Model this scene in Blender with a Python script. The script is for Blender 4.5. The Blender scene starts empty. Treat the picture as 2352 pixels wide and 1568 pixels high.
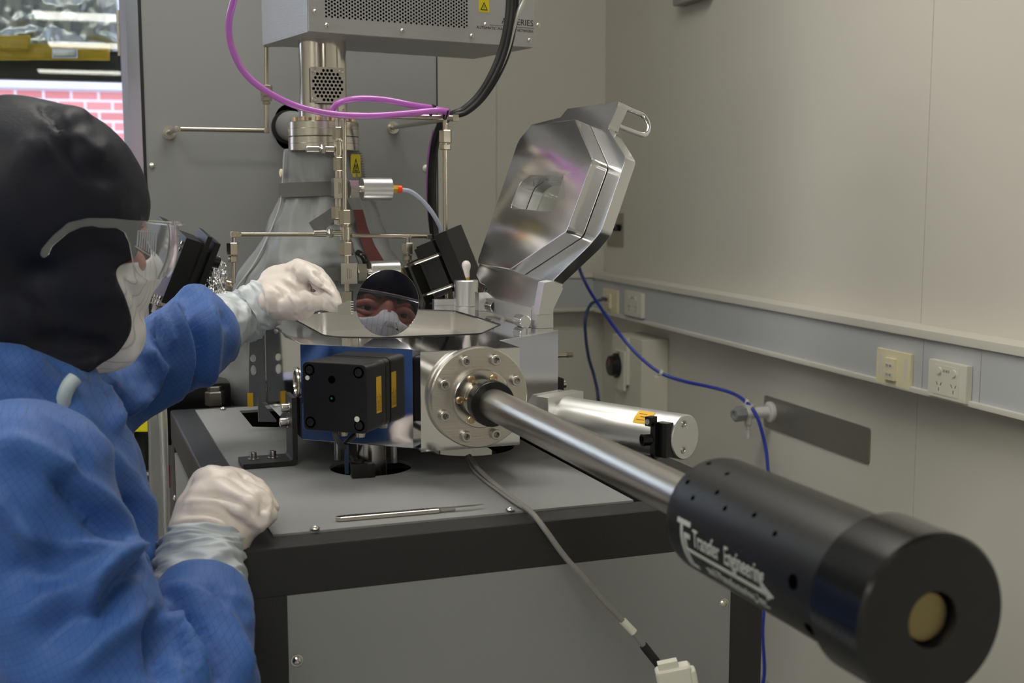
import bpy, bmesh, math, random
from mathutils import Vector, Matrix, noise
S = bpy.context.scene
COL = S.collection
rnd = random.Random(7)
H = 1.29                       # camera height over the floor
FPX, CX, CY = 2800.0, 1176.0, 784.0
PITCH = math.atan(344 / FPX)
YAW_R, YAW_C = math.radians(17.5), math.radians(20.2)   # heading of the camera in the room / in the machine's axes
# ---------------------------------------------------------------- camera, world, exposure
cam = bpy.data.cameras.new('camera'); cam_o = bpy.data.objects.new('camera', cam); COL.objects.link(cam_o)
cam.sensor_width = 36; cam.lens = FPX / 2352 * 36; cam.clip_start = .02
cam_o.location = (0, 0, H); cam_o.rotation_euler = (math.pi / 2 - PITCH, 0, -YAW_R)
cam.dof.use_dof = True; cam.dof.focus_distance = 1.62; cam.dof.aperture_fstop = 9.0
S.camera = cam_o
W = bpy.data.worlds.new('world'); S.world = W; W.use_nodes = True
bg = W.node_tree.nodes['Background']; bg.inputs[0].default_value = (.72, .82, 1, 1); bg.inputs[1].default_value = 3.2
S.view_settings.view_transform = 'Standard'; S.view_settings.look = 'None'
S.view_settings.exposure = 0.0; S.view_settings.gamma = 1.0
S.view_settings.use_curve_mapping = False
S.cycles.max_bounces = 14; S.cycles.glossy_bounces = 10; S.cycles.diffuse_bounces = 5; S.cycles.transmission_bounces = 12
LAMP = 10.6                     # emission strength of the ceiling panels

MR = Matrix.Translation((0, 0, H))                                    # room frame (z = 0 at the camera)
MC = MR @ Matrix.Rotation(YAW_C - YAW_R, 4, 'Z')                      # machine frame
MK = MR @ Matrix.Rotation(-YAW_R, 4, 'Z')                             # frame looking along the camera heading (for the person)
def ray(u, v, th):
    a = (u - CX) / FPX; b = (CY - v) / FPX
    F = math.cos(PITCH) + math.sin(PITCH) * b; Z = -math.sin(PITCH) + math.cos(PITCH) * b
    s, c = math.sin(th), math.cos(th)
    return Vector((F * s + a * c, F * c - a * s, Z))
def on(u, v, th, x=None, y=None, z=None):
    d = ray(u, v, th)
    k = x / d[0] if x is not None else y / d[1] if y is not None else z / d[2]
    return d * k
def C(u, v, **k): return on(u, v, YAW_C, **k)
def Rm(u, v, **k): return on(u, v, YAW_R, **k)
def K(u, v, d): return on(u, v, 0, y=d)

# ---------------------------------------------------------------- materials
MATS = {}
def lin(c): return tuple(((x / 255) / 12.92 if x <= 10 else ((x / 255 + .055) / 1.055) ** 2.4) for x in c)
def mat(name, col, rough=.5, metal=0., bump=0., bscale=80., stretch=None, var=.06, vscale=6., spec=None, trans=0., ior=1.45, emit=None, estr=0., alpha=None, sheen=0, sss=0, aniso=0, rvar=0.):
    if name in MATS: return MATS[name]
    m = bpy.data.materials.new(name); m.use_nodes = True; MATS[name] = m
    nt = m.node_tree; N = nt.nodes; L = nt.links; b = N['Principled BSDF']
    c = lin(col) if max(col) > 1.01 else col
    b.inputs['Roughness'].default_value = rough; b.inputs['Metallic'].default_value = metal
    b.inputs['IOR'].default_value = ior
    if spec is not None: b.inputs['Specular IOR Level'].default_value = spec
    if trans: b.inputs['Transmission Weight'].default_value = trans
    if sheen: b.inputs['Sheen Weight'].default_value = sheen
    if sss:
        b.inputs['Subsurface Weight'].default_value = sss; b.inputs['Subsurface Radius'].default_value = (.02, .01, .008)
    if aniso: b.inputs['Anisotropic'].default_value = aniso
    if emit: b.inputs['Emission Color'].default_value = (*emit, 1); b.inputs['Emission Strength'].default_value = estr
    if alpha is not None: b.inputs['Alpha'].default_value = alpha
    tc = N.new('ShaderNodeTexCoord')
    n = N.new('ShaderNodeTexNoise'); n.inputs['Scale'].default_value = vscale; n.inputs['Detail'].default_value = 4
    L.new(tc.outputs['Object'], n.inputs['Vector'])
    mx = N.new('ShaderNodeMix'); mx.data_type = 'RGBA'
    mx.inputs[6].default_value = (*[x * (1 - var) for x in c], 1); mx.inputs[7].default_value = (*[min(1, x * (1 + var)) for x in c], 1)
    L.new(n.outputs['Fac'], mx.inputs[0]); L.new(mx.outputs[2], b.inputs['Base Color'])
    if rvar:
        mr = N.new('ShaderNodeMapRange'); mr.inputs[3].default_value = max(0, rough - rvar); mr.inputs[4].default_value = rough + rvar
        L.new(n.outputs['Fac'], mr.inputs[0]); L.new(mr.outputs[0], b.inputs['Roughness'])
    if bump:
        n2 = N.new('ShaderNodeTexNoise'); n2.inputs['Scale'].default_value = bscale; n2.inputs['Detail'].default_value = 3
        mp = N.new('ShaderNodeMapping'); mp.inputs['Scale'].default_value = stretch or (1, 1, 1)
        L.new(tc.outputs['Object'], mp.inputs['Vector']); L.new(mp.outputs[0], n2.inputs['Vector'])
        bp = N.new('ShaderNodeBump'); bp.inputs['Strength'].default_value = bump; bp.inputs['Distance'].default_value = .001
        L.new(n2.outputs['Fac'], bp.inputs['Height']); L.new(bp.outputs[0], b.inputs['Normal'])
    m['bsdf'] = 1
    return m
ALU = mat('polished_aluminium', (.82, .82, .83), .20, 1, .05, 30, var=.03, rvar=.05)
ALUM = mat('mirror_machined_aluminium', (.74, .74, .76), .075, 1, .015, 14, var=.03, rvar=.03)
ALUS = mat('satin_aluminium', (.72, .72, .72), .33, 1, .05, 200, var=.03)
ALUB = mat('brushed_aluminium_sheet', (.40, .40, .41), .45, .55, .25, 60, (1, 1, 14), var=.05)
STEEL = mat('stainless_steel', (.62, .59, .54), .20, 1, .04, 60, var=.06, rvar=.05)
STEELB = mat('brushed_stainless_steel', (.60, .57, .52), .30, 1, .25, 40, (1, 14, 14), var=.05, rvar=.06)
STEELT = mat('stainless_tube', (.55, .50, .42), .24, 1, .05, 100, var=.06)
BOLT = mat('steel_screw', (.60, .58, .55), .25, 1, .05, 200, var=.1)
BRASSB = mat('silver_plated_bolt', (.66, .50, .33), .32, 1, .05, 200, var=.15)
BRASS = mat('brass', (.75, .50, .10), .3, 1, var=.1)
GREYP = mat('grey_powder_coat', (136, 137, 138), .42, 0, .5, 900, var=.02, spec=.4)
GREYC = mat('grey_cabinet_paint', (132, 133, 134), .5, 0, .3, 900, var=.02, spec=.35)
BLKP = mat('black_textured_powder_coat', (40, 40, 41), .42, 0, .8, 1400, var=.05, spec=.35)
BLKA = mat('black_anodised', (22, 22, 23), .38, 0, .1, 900, var=.08, spec=.45)
BLKG = mat('black_glossy_plastic', (16, 16, 17), .25, 0, var=.1)
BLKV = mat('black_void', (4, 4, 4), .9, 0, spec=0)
DGREY = mat('dark_grey_plate', (112, 115, 118), .35, .5, .1, 300, var=.05)
WALLM = mat('wall_panel_paint', (206, 203, 194), .5, 0, .06, 60, var=.015, vscale=1.5, spec=.35)
TRUNK = mat('grey_trunking_paint', (184, 186, 190), .45, 0, var=.02, spec=.4)
CREAM = mat('cream_plastic', (224, 216, 184), .4, 0, var=.02)
WHITEP = mat('white_plastic', (214, 212, 200), .4, 0, var=.02)
YEL = mat('yellow_label', (225, 175, 20), .45, 0, var=.04)
YELW = mat('yellow_warning_label', (205, 190, 30), .45, 0, var=.04)
INK = mat('black_ink', (22, 22, 22), .5, 0)
WHTI = mat('white_ink', (215, 215, 215), .5, 0)
ORNG = mat('orange_plastic', (245, 70, 15), .4, 0)
RUB = mat('black_rubber', (24, 24, 25), .5, 0, var=.1)

# ---------------------------------------------------------------- mesh helpers
def basis(o, zdir, xhint=(1, 0, 0)):
    z = Vector(zdir).normalized(); x = Vector(xhint)
    x = x - z * x.dot(z)
    if x.length < 1e-5: x = Vector((0, 1, 0)) - z * z.y
    x.normalize(); y = z.cross(x)
    M = Matrix((x, y, z)).transposed().to_4x4(); M.translation = Vector(o); return M
def spline(pts, n=8):
    P = [Vector(p) for p in pts]
    if len(P) < 3: return P
    P = [P[0] * 2 - P[1]] + P + [P[-1] * 2 - P[-2]]; out = []
    for i in range(1, len(P) - 2):
        for k in range(n):
            t = k / n; a, b, c, d = P[i - 1:i + 3]
            out.append(.5 * ((2 * b) + (c - a) * t + (2 * a - 5 * b + 4 * c - d) * t * t + (3 * b - a - 3 * c + d) * t ** 3))
    out.append(P[-2]); return out
class MB:
    def __init__(s): s.bm = bmesh.new()
    def merge(s, bm, M=None):
        M = M or Matrix(); vs = [s.bm.verts.new(M @ v.co) for v in bm.verts]; bm.verts.index_update()
        for f in bm.faces:
            try: s.bm.faces.new([vs[v.index] for v in f.verts])
            except ValueError: pass
        bm.free(); return s
    def mesh(s, me, M=None):
        b = bmesh.new(); b.from_mesh(me); bpy.data.meshes.remove(me); bmesh.ops.remove_doubles(b, verts=b.verts[:], dist=2e-6); bmesh.ops.recalc_face_normals(b, faces=b.faces[:]); return s.merge(b, M)
    def box(s, c, d, M=None, bev=0., seg=2):
        b = bmesh.new(); bmesh.ops.create_cube(b, size=1)
        for v in b.verts: v.co = Vector((v.co.x * d[0], v.co.y * d[1], v.co.z * d[2]))
        if bev: bmesh.ops.bevel(b, geom=b.edges[:], offset=min(bev, min(d) * .45), segments=seg, profile=.7, affect='EDGES')
        return s.merge(b, (M or Matrix()) @ Matrix.Translation(c))
    def lathe(s, o, d, prof, seg=32, M=None, cap=True, x=(1, 0, 0)):
        B = (M or Matrix()) @ basis(o, d, x); rings = []; bm = s.bm
        for t, r in prof:
            if r < 1e-6: rings.append([bm.verts.new(B @ Vector((0, 0, t)))])
            else: rings.append([bm.verts.new(B @ Vector((r * math.cos(2 * math.pi * k / seg), r * math.sin(2 * math.pi * k / seg), t))) for k in range(seg)])
        for a, b in zip(rings, rings[1:]):
            for k in range(seg):
                k2 = (k + 1) % seg
                if len(a) == 1 and len(b) > 1: bm.faces.new((a[0], b[k2], b[k]))
                elif len(b) == 1 and len(a) > 1: bm.faces.new((a[k], a[k2], b[0]))
                elif len(a) > 1: bm.faces.new((a[k], a[k2], b[k2], b[k]))
        if cap:
            for r in (rings[0], rings[-1]):
                if len(r) > 2:
                    try: bm.faces.new(r)
                    except ValueError: pass
        return s
    def cyl(s, p0, p1, r, r2=None, seg=24, bev=0., M=None):
        p0, p1 = Vector(p0), Vector(p1); L = (p1 - p0).length; r2 = r if r2 is None else r2
        pr = [(0, r), (L, r2)] if not bev else [(0, r - bev), (bev, r), (L - bev, r2), (L, r2 - bev)]
        return s.lathe(p0, p1 - p0, pr, seg, M)
    def tube(s, pts, r, seg=12, n=8, smooth=True, M=None):
        P = spline(pts, n) if smooth else [Vector(p) for p in pts]
        M = M or Matrix(); up = None; rings = []; N = len(P)
        for i, p in enumerate(P):
            t = (P[min(i + 1, N - 1)] - P[max(i - 1, 0)]).normalized()
            if up is None: up = t.orthogonal().normalized()
            up = (up - t * up.dot(t)).normalized(); w = t.cross(up)
            rr = r(i / (N - 1)) if callable(r) else r
            rings.append([s.bm.verts.new(M @ (p + (up * math.cos(2 * math.pi * k / seg) + w * math.sin(2 * math.pi * k / seg)) * rr)) for k in range(seg)])
        for a, b in zip(rings, rings[1:]):
            for k in range(seg): s.bm.faces.new((a[k], a[(k + 1) % seg], b[(k + 1) % seg], b[k]))
        s.bm.faces.new(rings[0][::-1]); s.bm.faces.new(rings[-1]); return s
    def ball(s, c, r, sc=(1, 1, 1), M=None, seg=20):
        b = bmesh.new(); bmesh.ops.create_uvsphere(b, u_segments=seg, v_segments=seg // 2 + 2, radius=r)
        for v in b.verts: v.co = Vector((v.co.x * sc[0], v.co.y * sc[1], v.co.z * sc[2]))
        return s.merge(b, (M or Matrix()) @ Matrix.Translation(c))
    def plate(s, outer, holes, th, M, bev=0.):
        """flat plate in the local xy plane of M, centred on z, with rounded-in holes"""
        cu = bpy.data.curves.new('t', 'CURVE'); cu.dimensions = '2D'; cu.fill_mode = 'BOTH'
        cu.extrude = max(1e-5, th / 2 - bev); cu.bevel_depth = bev; cu.bevel_resolution = 1; cu.offset = -bev
        for pl in [outer] + list(holes):
            sp = cu.splines.new('POLY'); sp.points.add(len(pl) - 1); sp.use_cyclic_u = True
            for i, p in enumerate(pl): sp.points[i].co = (p[0], p[1], 0, 1)
        o = bpy.data.objects.new('t', cu); me = bpy.data.meshes.new_from_object(o)
        bpy.data.objects.remove(o); bpy.data.curves.remove(cu); return s.mesh(me, M)
    def text(s, txt, size, M, th=.0002, align='LEFT', sx=1.):
        cu = bpy.data.curves.new('t', 'FONT'); cu.body = txt; cu.size = size; cu.extrude = th; cu.align_x = align; cu.resolution_u = 3
        o = bpy.data.objects.new('t', cu); me = bpy.data.meshes.new_from_object(o)
        bpy.data.objects.remove(o); bpy.data.curves.remove(cu); return s.mesh(me, M @ Matrix.Diagonal((sx, 1, 1, 1)))
    def quad(s, *p):
        s.bm.faces.new([s.bm.verts.new(Vector(q)) for q in p]); return s
def rounded(pts, r, n=5):
    """rounds the corners of a 2D polygon; r may be one radius or one per corner"""
    out = []; N = len(pts)
    for i in range(N):
        p = Vector(pts[i]); a = Vector(pts[i - 1]) - p; b = Vector(pts[(i + 1) % N]) - p
        rr = r[i] if hasattr(r, '__len__') else r
        if rr <= 0: out.append(tuple(p)); continue
        ang = a.angle(b) / 2; d = min(rr / math.tan(ang), a.length * .48, b.length * .48)
        p0, p1 = p + a.normalized() * d, p + b.normalized() * d
        for k in range(n + 1):
            t = k / n; out.append(tuple(p0 * (1 - t) ** 2 + p * 2 * t * (1 - t) + p1 * t * t))
    return out
def circ(x, y, r, n=24, e=1.): return [(x + r * math.cos(2 * math.pi * k / n), y + e * r * math.sin(2 * math.pi * k / n)) for k in range(n)]
ROOT = {}
def finish(me, ang):
    me.shade_smooth(); me.set_sharp_from_angle(angle=math.radians(ang))
def part(name, mb, m, parent=None, fr=MC, label=None, ang=35, recalc=True, kind=None):
    """links a mesh builder as one object; geometry is in frame fr"""
    if recalc: bmesh.ops.recalc_face_normals(mb.bm, faces=mb.bm.faces[:])
    Mr = ROOT[parent.name] if parent else None
    if Mr is None:
        bb = [v.co for v in mb.bm.verts]; lo = Vector([min(c[i] for c in bb) for i in range(3)]); hi = Vector([max(c[i] for c in bb) for i in range(3)])
        Mr = fr @ Matrix.Translation(((lo.x + hi.x) / 2, (lo.y + hi.y) / 2, lo.z))
    mb.bm.transform(Mr.inverted() @ fr)
    me = bpy.data.meshes.new(name); mb.bm.to_mesh(me); mb.bm.free(); finish(me, ang)
    me.materials.append(m)
    o = bpy.data.objects.new(name, me); COL.objects.link(o); ROOT[o.name] = Mr
    if ang < 100:
        wn = o.modifiers.new('face_weighted_normals', 'WEIGHTED_NORMAL'); wn.keep_sharp = True
    if parent: o.parent = parent
    else: o.matrix_world = Mr
    if label: o['label'] = label
    if kind: o['kind'] = kind
    return o
def tag(o, label, cat, group=None):
    o['label'] = label; o['category'] = cat
    if group: o['group'] = group
    return o
def thing(name, label, cat, loc, fr=MC, group=None):
    o = bpy.data.objects.new(name, None); COL.objects.link(o); o.empty_display_size = .02
    Mr = fr @ Matrix.Translation(loc); o.matrix_world = Mr; ROOT[o.name] = Mr
    return tag(o, label, cat, group)
def struct(name, mb, m, fr=MR):
    o = part(name, mb, m, None, fr); o['kind'] = 'structure'; return o
def copy_thing(r, M, label=None):
    """copies a thing with its parts; M is the new world matrix"""
    n = r.copy(); COL.objects.link(n); n.matrix_world = M; ROOT[n.name] = M
    if label: n['label'] = label
    def rec(a, b):
        for ch in list(a.children):
            c = ch.copy(); COL.objects.link(c); c.parent = b; ROOT[c.name] = M; rec(ch, c)
    rec(r, n); return n
def socket_screw(mb, p, d, r=.004, h=.006, washer=0):
    """cap screw head with a hexagonal recess standing on p along d"""
    if washer: mb.lathe(p, d, [(0, washer), (.0012, washer)], 20); 
    z = .0012 if washer else 0
    mb.lathe(p, d, [(z, r * .98), (z + h * .9, r), (z + h, r * .9), (z + h, r * .58), (z + h * .4, r * .5)], 6 if False else 18)
def pan_screw(mb, p, d, r=.005):
    mb.lathe(p, d, [(0, r * 1.25), (.0008, r * 1.25), (.001, r), (r * .5, r * .85), (r * .75, r * .4), (r * .5, r * .3), (r * .5, 0)], 18)
# ================================================================ THE ROOM
XW, YW, XL, YB, ZF, ZC = 1.58, 3.95, -3.2, -9.2, -H, 1.45
struct('floor', MB().box(((XW + XL) / 2, (YW + YB) / 2, ZF - .02), (XW - XL + .3, YW - YB + .3, .04)), mat('vinyl_floor', (150, 152, 150), .3, 0, .1, 40))
struct('ceiling', MB().box(((XW + XL) / 2, (YW + YB) / 2, ZC + .02), (XW - XL + .3, YW - YB + .3, .04)), mat('ceiling_tile', (200, 200, 190), .6))
# right wall: flush sandwich panels with fine joints
jx = [Rm(1497, 10, x=XW).y, Rm(2145, 10, x=XW).y]
w = MB(); ys = [YB, -5.2, -2.6, 0.35, jx[1], jx[0], YW]
for a, b in zip(ys, ys[1:]): w.box((XW + .03, (a + b) / 2, (ZF + ZC) / 2), (.06, b - a - .0012, ZC - ZF), bev=.0008)
struct('wall_right', w, WALLM)
# back wall with the window opening
wx0, wx1 = -1.9, Rm(279, 100, y=YW).x; wz0, wz1 = -.30, 1.15
w = MB(); t = .08
jb = Rm(1140, 100, y=YW).x
for a, b in ((wx1, jb), (jb, XW)): w.box(((a + b) / 2 + (.04 if b == XW else 0), YW + t / 2, (ZF + ZC) / 2), (b - a - .0012 + (.08 if b == XW else 0), t, ZC - ZF), bev=.0008)
w.box(((XL + wx0) / 2, YW + t / 2, (ZF + ZC) / 2), (wx0 - XL, t, ZC - ZF))
w.box(((wx0 + wx1) / 2, YW + t / 2, (ZF + wz0) / 2), (wx1 - wx0, t, wz0 - ZF))
w.box(((wx0 + wx1) / 2, YW + t / 2, (wz1 + ZC) / 2), (wx1 - wx0, t, ZC - wz1))
struct('wall_back', w, WALLM)
struct('wall_left', MB().box((XL - .03, (YW + YB) / 2, (ZF + ZC) / 2), (.06, YW - YB, ZC - ZF)), WALLM)
struct('wall_front', MB().box(((XL + XW) / 2, YB - .03, (ZF + ZC) / 2), (XW - XL, .06, ZC - ZF)), WALLM)
fr_m = mat('window_frame_paint', (196, 198, 222), .35, 0, var=.02)
w = MB()
for a, b, c, d in ((wx0, wx1, wz0, wz0 + .04), (wx0, wx1, wz1 - .04, wz1), (wx0, wx0 + .04, wz0, wz1)):
    w.box(((a + b) / 2, YW + .03, (c + d) / 2), (b - a, .05, d - c), bev=.003)
win = struct('window_1', w, fr_m)
GLASS = mat('window_glass', (.9, .95, .95), .0, 0, trans=1., var=.0, ior=1.5)
g = part('window_pane', MB().box(((wx0 + wx1) / 2, YW + .035, (wz0 + wz1) / 2), (wx1 - wx0 - .01, .006, wz1 - wz0 - .06)), GLASS, win, MR)
# lavender-white jamb right of the glass: a door-like frame post standing in front of the back wall
jx0, jx1 = Rm(278, 150, y=YW - .06).x, Rm(330, 150, y=YW - .06).x
post = MB().box(((jx0 + jx1) / 2, YW - .035, 0.08), (jx1 - jx0, .05, 2.7), bev=.004)
post = struct('trim_1', post, fr_m)
hg = MB(); hp = Rm(274, 78, y=YW - .03)
for dz in (-.045, 0, .045): hg.cyl(hp + Vector((-.001, -.02, dz - .021)), hp + Vector((-.001, -.02, dz + .021)), .006, seg=12)
hg.box(hp + Vector((.006, -.012, 0)), (.012, .003, .13))
hg = part('window_hinge', hg, STEELT, post, MR)
# trunking (perimeter duct) along right and back wall
zt, zb = -.276, -.405
cap = .026
def trunk(horizontal):
    b = MB(); l = MB()
    if horizontal:   # back wall
        xa, xb = Rm(1010, 640, y=YW - .06).x, XW - .06
        b.box(((xa + xb) / 2, YW - .029, (zt + zb) / 2), (xb - xa, .058, zt - zb - .012), bev=.002)
        for z in (zt, zb): l.box(((xa + xb) / 2, YW - .033, z - (.007 if z == zt else -.005)), (xb - xa, .066, .016 if z == zt else .011), bev=.003)
    else:
        ya, yb = -1.0, YW - .02
        seams = [ya, .9, Rm(2250, 900, x=XW - .06).y, Rm(2118, 870, x=XW - .06).y, Rm(1535, 720, x=XW - .06).y, yb]
        for p, q in zip(seams, seams[1:]): b.box((XW - .03, (p + q) / 2, (zt + zb) / 2), (.06, q - p - .0014, zt - zb - .012), bev=.0012)
        for z in (zt, zb): l.box((XW - .034, (ya + yb) / 2, z - (.007 if z == zt else -.005)), (.068, yb - ya, .018 if z == zt else .011), bev=.003)
    return b, l
b, l = trunk(True); tb = struct('trim_2', b, TRUNK); part('trunking_lip', l, WALLM, tb, MR)
b, l = trunk(False); tr = struct('trim_3', b, TRUNK); part('trunking_lip', l, WALLM, tr, MR)
# ceiling light panels: some rows mirrored in the window glass, others unseen, added for light
DIFF = mat('light_diffuser', (1, 1, .95), .5, 0, emit=(1, .97, .88), estr=LAMP)
FRM = mat('light_frame_paint', (225, 225, 220), .4)
def lamp(x, y, label, first=None):
    if first: return copy_thing(first, MR @ Matrix.Translation((x, y, ZC)), label)
    t = thing('ceiling_light', label, 'ceiling light', (x, y, ZC), MR, 'ceiling light panels')
    f = MB()
    for dx, dy, sx, sy in ((-.60, 0, .03, .6), (.60, 0, .03, .6), (0, -.29, 1.2, .03), (0, .29, 1.2, .03)): f.box((x + dx, y + dy, ZC - .012), (sx, sy, .024), bev=.002)
    part('light_frame', f, FRM, t, MR)
    part('light_diffuser', MB().box((x, y, ZC - .008), (1.17, .55, .008)), DIFF, t, MR)
    return t
L0 = None
for x, y in ((-.07, -2.93), (-.07, -5.0), (-.35, -7.9), (.45, 1.95), (-1.4, 2.0), (-.5, -.1), (-2.3, -2.93), (-2.3, -.1)):
    lb = 'white fluorescent ceiling light panel above the lab, outside the picture'
    L0 = lamp(x, y, lb, L0) if L0 else lamp(x, y, lb)

# outdoors: red brick building, concrete band and ground
def brick_material():
    m = mat('red_brick_with_pale_mortar', (196, 88, 80), .8, 0); nt = m.node_tree; N = nt.nodes; L = nt.links
    bk = N.new('ShaderNodeTexBrick'); tc = N.new('ShaderNodeTexCoord'); mp = N.new('ShaderNodeMapping'); mp.inputs['Rotation'].default_value = (math.pi / 2, 0, 0)
    L.new(tc.outputs['Object'], mp.inputs[0]); L.new(mp.outputs[0], bk.inputs['Vector'])
    bk.inputs['Color1'].default_value = (*lin((222, 138, 136)), 1); bk.inputs['Color2'].default_value = (*lin((208, 122, 122)), 1); bk.inputs['Mortar'].default_value = (*lin((226, 204, 212)), 1)
    bk.inputs['Scale'].default_value = 1; bk.inputs['Brick Width'].default_value = .225; bk.inputs['Row Height'].default_value = .088; bk.inputs['Mortar Size'].default_value = .012
    L.new(bk.outputs['Color'], N['Principled BSDF'].inputs['Base Color']); return m
by = 11.4
band = Rm(150, 186, y=by); 
bw = MB().box((-3, by + .2, -1.5), (10, .4, 2 * (band.z - .07 + 1.5)), bev=.0)
bw = part('brick_building', bw, brick_material(), None, MR); tag(bw, 'red brick building with pale mortar seen through the window', 'building')
part('concrete_band', MB().box((-3, by + .18, band.z + .6), (10, .44, 1.34)), mat('pale_concrete', (215, 205, 215), .8, 0), bw, MR)
gr = part('pavement', MB().box((-3, 8, -1.7), (14, 7.6, .1)), mat('grey_paving', (150, 150, 150), .8), None, MR); gr['kind'] = 'structure'
# black roller blind head box and foil-wrapped duct with yellow tape just inside the glass
yd = YW + .22
blp = Rm(150, 184, y=yd); bl2 = Rm(150, 118, y=yd)
bl = part('blind_box', MB().box(((-2.0 + wx1 + .3) / 2, yd + .03, (blp.z + bl2.z) / 2 + .05), (wx1 + 2.3, .05, bl2.z - blp.z + .1), bev=.004), mat('black_blind', (22, 26, 26), .45), None, MR)
tag(bl, 'black horizontal blind box behind the window glass above the brick view', 'blind')
# ================================================================ THE CART
ZT = -.34
CX0, CX1, CY0, CY1 = .148, .700, 1.153, 1.965
cart = thing('equipment_cart', 'black framed cart with grey panels carrying the aluminium vacuum chamber', 'cart', ((CX0 + CX1) / 2, (CY0 + CY1) / 2, ZF))
f = MB(); fw = .042
# top frame ring, posts
f.plate(rounded([(CX0, CY0), (CX1 + .028, CY0), (CX1 + .028, CY1), (CX0, CY1)], .006), [[(CX0 + fw, CY0 + fw), (CX1 - .10, CY0 + fw), (CX1 - .10, CY1 - .02), (CX0 + fw, CY1 - .02)]], .05, Matrix.Translation((0, 0, ZT - .0265)), bev=.003)
for x, y in ((CX0 + .022, CY0 + .022), (CX1 + .006, CY0 + .022), (CX0 + .022, CY1 - .022), (CX1 + .006, CY1 - .022)):
    f.box((x, y, (ZT - .05 + ZF + .06) / 2), (.043, .043, ZT - .05 - ZF - .06), bev=.004)
for x0, x1, y0, y1 in ((CX0, CX1 + .028, CY0, CY0 + .04), (CX0, CX1 + .028, CY1 - .04, CY1), (CX0, CX0 + .04, CY0, CY1), (CX1 - .012, CX1 + .028, CY0, CY1)):
    f.box(((x0 + x1) / 2, (y0 + y1) / 2, ZF + .08), (x1 - x0 - .002, y1 - y0 - .002, .04), bev=.003)
part('frame', f, BLKP, cart)
# top panel with the cut-outs under the chamber
PX0, PX1, PY0, PY1 = .1885, CX1 - .122, CY0 + .043, CY1 - .03
hc = C(850, 1078, z=ZT)
hole1 = circ(hc.x + .004, hc.y + .012, .051, 32)
hole2 = circ(.50, 1.53, .062, 32)
hq = [C(550, 944, z=ZT), C(640, 942, z=ZT), C(668, 985, z=ZT), C(577, 981, z=ZT)]
hole3 = rounded([(hq[0].x, hq[0].y), (hq[1].x, hq[0].y), (hq[1].x + .01, hq[2].y), (hq[0].x, hq[3].y)], .004)
part('top_panel', MB().plate([(PX0 - .004, PY0 - .004), (PX1 + .004, PY0 - .004), (PX1 + .004, PY1 + .004), (PX0 - .004, PY1 + .004)], [hole1, hole3, hole2], .004, Matrix.Translation((0, 0, ZT - .0012))), GREYP, cart)
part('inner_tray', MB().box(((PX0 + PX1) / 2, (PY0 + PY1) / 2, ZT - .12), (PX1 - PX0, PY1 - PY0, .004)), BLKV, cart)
part('front_panel', MB().box(((C(659, 1340, y=CY0).x + C(1680, 1390, y=CY0).x) / 2, CY0 + .004, (-.378 + ZF + .12) / 2), (C(1680, 1390, y=CY0).x - C(659, 1340, y=CY0).x, .006, -.378 - ZF - .12), bev=.0015), GREYC, cart)
part('side_panel', MB().box((CX0 + .004, (CY0 + CY1) / 2, (-.40 + ZF + .12) / 2), (.006, CY1 - CY0 - .1, -.40 - ZF - .12), bev=.0015), GREYC, cart)
part('side_panel', MB().box((CX1 + .024, (CY0 + CY1) / 2, (-.40 + ZF + .12) / 2), (.006, CY1 - CY0 - .1, -.40 - ZF - .12), bev=.0015), GREYC, cart)
for (u, v) in ((723, 1214), (1172, 1171), (512, 939)):
    s = MB(); pan_screw(s, C(u, v, z=ZT + .002), (0, 0, 1), .0042); part('panel_screw', s, BOLT, cart)
for (u, v) in ((682, 1516), (1661, 1385)):
    s = MB(); pan_screw(s, C(u, v, y=CY0 + .001), (0, -1, 0), .0048); part('panel_screw', s, BOLT, cart)
s = MB(); pan_screw(s, C(403, 1143, x=CX0 + .001), (-1, 0, 0), .0045); part('panel_screw', s, BOLT, cart)
for x, y in ((CX0 + .03, CY0 + .03), (CX1, CY0 + .03), (CX0 + .03, CY1 - .03), (CX1, CY1 - .03)):
    part('castor', MB().cyl((x - .012, y, ZF + .03), (x + .012, y, ZF + .03), .03).box((x, y, ZF + .052), (.03, .03, .016)), RUB, cart)

# ================================================================ VACUUM CHAMBER
zt_, zb_ = -.1838, -.3025
ch = thing('vacuum_chamber', 'polished aluminium load lock chamber with open top on the cart', 'vacuum chamber', (.44, 1.65, zb_))
out2 = [(.3835, 1.350), (.5065, 1.350), (.5065, 1.420), (.6190, 1.5030), (.6190, 1.885), (.58, 1.94), (.33, 1.94), (.2665, 1.89), (.2665, 1.471), (.3806, 1.374)]
inn = rounded([(.3133, 1.80), (.3133, 1.53), (.375, 1.500), (.505, 1.497), (.5655, 1.592), (.5655, 1.795), (.50, 1.852), (.37, 1.852)], [.04, .10, .04, .02, .02, .02, .03, .03], 8)
b = MB()
b.plate(out2, [inn], zt_ - zb_, Matrix.Translation((0, 0, (zt_ + zb_) / 2)), bev=.0008)
cxy = (.44, 1.675); b.plate([(cxy[0] + (p[0] - cxy[0]) * 1.02, cxy[1] + (p[1] - cxy[1]) * 1.02) for p in inn], [], zt_ - zb_ - .0310, Matrix.Translation((0, 0, (zt_ - .0300 + zb_ + .001) / 2)))
part('chamber_body', b, ALUM, ch, ang=20)
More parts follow.
